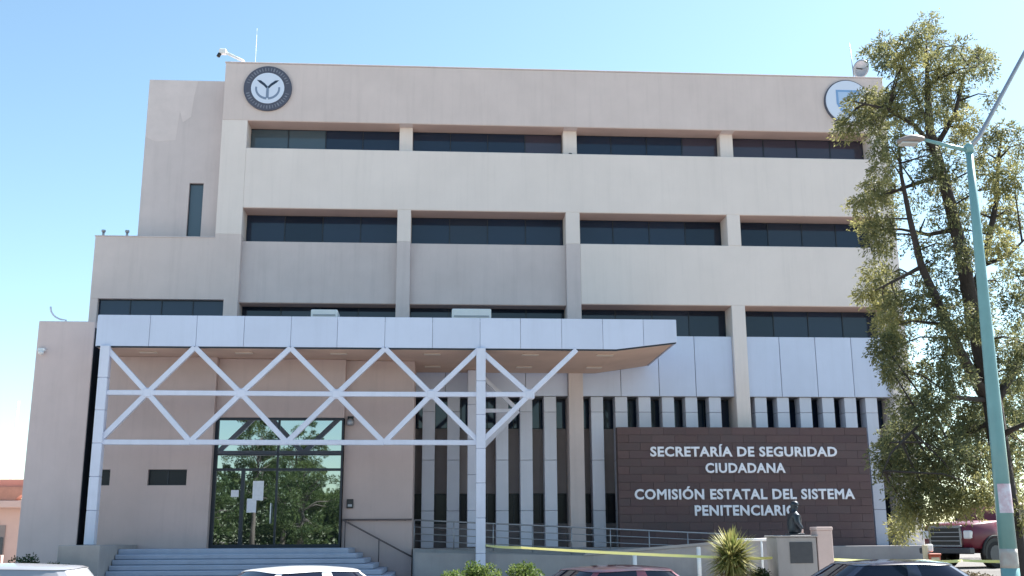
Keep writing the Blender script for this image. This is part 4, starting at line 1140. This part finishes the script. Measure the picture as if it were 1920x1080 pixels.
def car(name, loc, rz, paint, label, L=4.5, W=1.78, H=1.45, belt=0.93, roof=(-0.35, 0.78), base=(-0.32, 1.48), solid=False):
    t = thing(name, loc, label, 'car', 'cars parked along the street', rz)
    # body
    st = [(-L / 2, .80, .34, .62), (-L / 2 + .06, .88, .26, .80), (-L / 2 + .35, .95, .22, belt - .02), (-L * .28, 1.0, .19, belt), (-L * .1, 1.0, .18, belt - .01), (L * .1, 1.0, .18, belt - .03), (L * .22, 1.0, .18, belt - .06), (L * .33, .98, .18, belt - .13), (L / 2 - .30, .93, .20, belt - .20), (L / 2 - .08, .84, .24, .66), (L / 2, .74, .32, .54)]
    bm = bmesh.new()
    prev = None
    for x, wk, z0, z1 in st:
        w_ = W / 2 * wk
        zm = (z0 + z1) / 2
        half = [(w_ * .80, z0), (w_ * .97, z0 + .07), (w_, zm), (w_ * .985, zm + (z1 - zm) * .45), (w_ * .93, z1 - .045), (w_ * .84, z1), (w_ * .4, z1 + .025)]
        ring = [bm.verts.new((x, y, z)) for y, z in half] + [bm.verts.new((x, -y, z)) for y, z in reversed(half)]
        if prev:
            for k in range(len(ring)):
                bm.faces.new((prev[k], prev[(k + 1) % len(ring)], ring[(k + 1) % len(ring)], ring[k]))
        else: bm.faces.new(ring)
        prev = ring
    bm.faces.new(prev)
    obj('body', fin(bm, 'body'), paint, t, True, True)
    # greenhouse: belt loop -> roof loop, split into panes and pillars
    N = 64
    rc, rl = roof
    bc, bl = base
    ro = superloop(rc, rl, W / 2 * .70, 4.5, N)
    bo = superloop(bc, bl, W / 2 * .88, 5.0, N)
    def rz_(x, y):
        return H - 0.045 * ((x - rc) / rl) ** 2 - 0.055 * (y / (W / 2 * .7)) ** 2 - 0.012
    rows = []
    for j in range(5):
        u = j / 4
        bul = 0.035 * math.sin(math.pi * u)
        row = []
        for k in range(N):
            (xb, yb), (xr, yr) = bo[k], ro[k]
            x, y = xb + (xr - xb) * u, yb + (yr - yb) * u
            z = belt - .03 + (rz_(xr, yr) - belt + .03) * u
            nrm = Vector((x - bc, y * 1.8, 0)).normalized()
            row.append(Vector((x, y, z)) + nrm * bul)
        rows.append(row)
    def kind(k):
        x, y = ro[k]
        fx, fy = (x - rc) / rl, y / (W / 2 * .7)
        if abs(fy) < 0.86 and fx > 0: return 'windscreen'
        if abs(fy) < 0.86: return 'rear_window'
        if abs(fx + 0.06) < 0.06: return 'bpillar'
        if abs(fx) > 0.86: return 'pillar'
        return ('front' if fx > 0 else 'rear') + ('L' if fy > 0 else 'R')
    groups = {}
    pid = 0
    for k in range(N):
        a, b = kind(k), kind((k + 1) % N)
        g = a if a == b else 'pillar'
        if g == 'pillar':
            prevk = groups.get('pillar%d' % pid)
            if prevk is None or prevk[-1] != k - 1: pid += 1
            g = 'pillar%d' % pid
        groups.setdefault(g, []).append(k)
    for g, ks in groups.items():
        bm = bmesh.new()
        cache = {}
        def gv(j, k):
            if (j, k) not in cache: cache[(j, k)] = bm.verts.new(rows[j][k])
            return cache[(j, k)]
        for k in ks:
            for j in range(4):
                bm.faces.new((gv(j, k), gv(j, (k + 1) % N), gv(j + 1, (k + 1) % N), gv(j + 1, k)))
        g = 'pillar' if g.startswith('pillar') else g
        if solid and g == 'rear_window': g = 'pillar'
        if g == 'bpillar': g = 'centre_pillar'
        nm = {'pillar': 'pillar', 'windscreen': 'windscreen', 'rear_window': 'rear_window', 'centre_pillar': 'centre_pillar'}.get(g, 'side_panel' if solid else 'side_window')
        obj(nm, fin(bm, nm, False), paint if g == 'pillar' or nm == 'side_panel' else ('trim' if g == 'centre_pillar' else 'carglass'), t, True, True)
    bm = bmesh.new()
    loops = [[bm.verts.new((rc + (x - rc) * s * (1.02 if s == 1 else 1), y * s * (1.02 if s == 1 else 1), rz_(rc + (x - rc) * s, y * s) + (0.016 if s < 1 else -0.004))) for x, y in ro] for s in (1, .97, .8, .6, .4, .2)]
    for a, b in zip(loops, loops[1:]):
        for k in range(N): bm.faces.new((a[k], a[(k + 1) % N], b[(k + 1) % N], b[k]))
    bm.faces.new(loops[-1])
    obj('roof', fin(bm, 'roof'), paint, t, True, True)
    for x in (L * .31, -L * .29):
        for s in (-1, 1): wheel(t, x, s * (W / 2 - .11), .32, .21)
    for s in (-1, 1):
        box('headlight', L / 2 - .16, L / 2 - .02, s * W * .32 - .14, s * W * .32 + .14, .56, .68, 'hlight', t, .03, True)
        box('taillight', -L / 2 - .005, -L / 2 + .12, s * W * .34 - .12, s * W * .34 + .12, .62, .78, 'tlight', t, .02, True)
        box('mirror', base[0] + base[1] - .72, base[0] + base[1] - .58, s * (W / 2 + .06) - .08, s * (W / 2 + .06) + .08, belt, belt + .13, paint, t, .03, True)
        for x in (base[0] + .55, base[0] - .45):
            box('door_handle', x - .09, x + .09, s * W / 2 * .985 - .015, s * W / 2 * .985 + .015, belt - .14, belt - .11, 'trim', t, .005, True)
    box('bumper', L / 2 - .08, L / 2 + .02, -W * .36, W * .36, .30, .42, 'trim', t, .03, True)
    return t
M['car_white'] = mat('car_white', (0.74, 0.75, 0.78), 0.3, coat=0.8)
M['car_silver'] = mat('car_silver', (0.38, 0.38, 0.40), 0.35, metal=0.35, coat=0.8)
M['car_red'] = mat('car_dark_red', (0.20, 0.03, 0.045), 0.3, coat=0.9)
M['car_navy'] = mat('car_navy', (0.022, 0.024, 0.055), 0.25, coat=1.0)
car('parked_car', (-6.85, -25.4, 0), R(184), 'car_silver', 'silver car roof at the bottom left corner', H=1.60, belt=1.02, roof=(-0.35, 1.25), base=(-0.2, 1.75), solid=True)
car('parked_car', (-2.32, -25.5, 0), R(218), 'car_white', 'white car roof before the entrance steps', H=1.535, belt=0.98)
car('parked_car', (2.40, -25.3, 0), R(204), 'car_red', 'dark red car roof below the bushes and ramp', H=1.515, belt=0.96)
car('parked_car', (7.55, -23.2, 0), R(187), 'car_navy', 'dark navy car roof right of the monument', L=4.8, H=1.53, belt=0.98, roof=(-0.35, 0.95), base=(-0.3, 1.75))

# red pickup on the raised pad
ang = R(202)
f2 = Vector((math.cos(ang), math.sin(ang), 0)); l2 = Vector((-math.sin(ang), math.cos(ang), 0))
TL, TW = 5.6, 1.95
pc = Vector((15.72, -10.6, 1.0)) - f2 * TL / 2 - l2 * TW / 2
PK = thing('pickup_truck', pc, 'dark red pickup truck parked behind the tree, facing left', 'truck', None, ang)
def loft(name, sts, m, parent, sm=True):
    bm = bmesh.new()
    prev = None
    for x, w0, w1, z0, z1 in sts:   # lower half width, upper half width
        pts = [(w0, z0), (w0 + .02, (z0 + z1) * .5), (w1, z1 - .05), (w1 - .06, z1), (0, z1 + .015)]
        ring = [bm.verts.new((x, y, z)) for y, z in pts] + [bm.verts.new((x, -y, z)) for y, z in reversed(pts[:-1])]
        if prev:
            for k in range(len(ring)): bm.faces.new((prev[k], prev[(k + 1) % len(ring)], ring[(k + 1) % len(ring)], ring[k]))
        else: bm.faces.new(ring)
        prev = ring
    bm.faces.new(prev)
    return obj(name, fin(bm, name), m, parent, True, sm)
M['truck_red'] = mat('truck_red', (0.125, 0.009, 0.025), 0.42, coat=0.22)
loft('hood', [(TL / 2 - .04, .86, .84, .62, 1.20), (TL / 2 - .18, .93, .90, .58, 1.30), (TL / 2 - .9, .96, .93, .58, 1.37), (TL / 2 - 1.45, .965, .94, .55, 1.40)], 'truck_red', PK)
loft('cab', [(TL / 2 - 1.44, .965, .94, .42, 1.38), (TL / 2 - 3.6, .965, .94, .42, 1.38)], 'truck_red', PK)
loft('cab_roof', [(TL / 2 - 1.55, .92, .92, 1.37, 1.44), (TL / 2 - 2.2, .86, .74, 1.37, 1.95), (TL / 2 - 3.25, .86, .74, 1.37, 1.95), (TL / 2 - 3.6, .90, .80, 1.37, 1.80)], 'truck_red', PK)
loft('bed', [(TL / 2 - 3.66, .965, .95, .50, 1.34), (-TL / 2, .955, .94, .52, 1.34)], 'truck_red', PK)
for s in (-1, 1):
    for x0, x1 in ((TL / 2 - 2.55, TL / 2 - 1.95), (TL / 2 - 3.35, TL / 2 - 2.65)):
        prism('side_window', [(x0, 1.42), (x1 + (.22 if x1 > TL / 2 - 2 else 0), 1.42), (x1, 1.84), (x0 + .02, 1.84)], s * .875, s * .90, 'carglass', PK, local=True)
    box('headlight', TL / 2 - .16, TL / 2 - .005, s * .78 - .13, s * .78 + .13, .86, 1.10, 'hlight', PK, .03, True)
    box('mirror', TL / 2 - 1.85, TL / 2 - 1.70, s * 1.06 - .1, s * 1.06 + .1, 1.40, 1.64, 'trim', PK, .03, True)
    for x in (TL / 2 - .95, -TL / 2 + 1.15):
        wheel(PK, x, s * .86, .40, .27)
        bm = bmesh.new()
        tube_bm(bm, [(x + .52 * math.cos(a), s * .965, .42 + .52 * math.sin(a)) for a in np.linspace(-.15, math.pi + .15, 14)], .045, 6)
        obj('wheel_arch', fin(bm, 'wheel_arch'), 'trim', PK, True, True)
        prism('wheel_well', [(x + .47 * math.cos(a), .42 + .47 * math.sin(a)) for a in np.linspace(-.3, math.pi + .3, 14)], s * .93, s * .992, 'trim', PK, local=True)
        prism('hub_face', [(x + a, .40 + b) for a, b in disc_loop(20, .27)], s * .985, s * 1.0, 'plaque', PK, local=True)
# chrome framed grille
gx = TL / 2
for a in ((-.62, .62, 1.17, 1.25), (-.62, .62, .62, .68), (-.62, -.55, .68, 1.17), (.55, .62, .68, 1.17)):
    box('grille_frame', gx - .05, gx + .045, a[0], a[1], a[2], a[3], 'chrome', PK, .012, True)
box('grille_mesh', gx - .03, gx + .015, -.55, .55, .68, 1.17, 'trim', PK, 0, True)
for z in (.80, .925, 1.05):
    box('grille_bar', gx + .016, gx + .03, -.55, .55, z - .012, z + .012, 'rail', PK, .004, True)
box('bumper', gx - .10, gx + .14, -.97, .97, .42, .60, 'plaque', PK, .03, True)
prism('windscreen', [(TL / 2 - 1.60, 1.42), (TL / 2 - 1.57, 1.42), (TL / 2 - 2.13, 1.90), (TL / 2 - 2.16, 1.90)], -.74, .74, 'carglass', PK, local=True)

# orange and white box by the pickup
t = thing('meter_box', (14.2, -11.4, 1.0), 'small orange and white box before the pickup bumper', 'box')
M['orange'] = mat('orange_paint', (0.50, 0.11, 0.06), 0.5, noise=0.3, nscale=8)
M['cream'] = mat('cream_paint', (0.62, 0.54, 0.38), 0.6, noise=0.3, nscale=6)
box('casing', 13.98, 14.30, -11.5, -11.2, 1.0, 1.40, 'orange', t, .02)
box('post', 13.86, 13.97, -11.45, -11.3, 1.0, 1.70, 'cream', t, .015)
box('lid', 13.96, 14.32, -11.52, -11.18, 1.40, 1.46, 'orange', t, .015)
box('door', 14.02, 14.26, -11.515, -11.501, 1.05, 1.35, 'cream', t, .005)
box('signal_head', 13.98, 14.16, -11.4, -11.25, 1.50, 1.72, 'white_metal', t, .03)
box('bracket', 13.965, 14.05, -11.36, -11.28, 1.46, 1.54, 'rail', t, 0)

# ------------------------------------------------------------------ coral house on the left
NH = thing('coral_house', (-31, 32, 0.3), 'coral pink house with tiled eaves at the left edge', 'building')
box('wall', -40, -26.2, 30, 44, 0.3, 4.6, 'coral_pale', NH)
box('parapet', -40, -26.1, 29.9, 44, 5.35, 5.85, 'coral', NH)
prism('eave', [(-26.0, 5.35), (-40, 5.35), (-40, 4.5), (-27.0, 4.5)], 29.2, 29.95, 'rtile', NH)
box('cornice', -40, -26.15, 29.0, 29.9, 4.05, 4.48, 'coral_pale', NH)
box('doorway', -29.5, -27.65, 29.92, 29.99, 0.3, 2.95, 'spandrel', NH, 0)
box('door_leaf', -28.0, -27.7, 29.86, 29.915, 0.3, 2.2, 'plaque', NH, 0.01)
box('garden_wall', -27.5, -26.2, 26, 26.3, 0.3, 1.15, 'coral_pale', NH)
t = thing('radio_mast', (-31.5, 40, 0.3), 'thin lattice mast rising behind the coral house', 'mast')
for s in ((-.12, 0), (.12, 0), (0, .2)):
    tube('mast_leg', [(-31.5 + s[0], 40 + s[1], 0.3), (-31.5 + s[0] * .4, 40 + s[1], 12.2)], .02, 'steel', t, 5)
bm = bmesh.new()
for i in range(24):
    z = 0.6 + i * .48
    tube_bm(bm, [(-31.5 - .11, 40, z), (-31.5 + .11, 40, z + .24), (-31.5 - .11, 40, z + .48)], .012, 4)
obj('lacing', fin(bm, 'lacing'), 'steel', t)
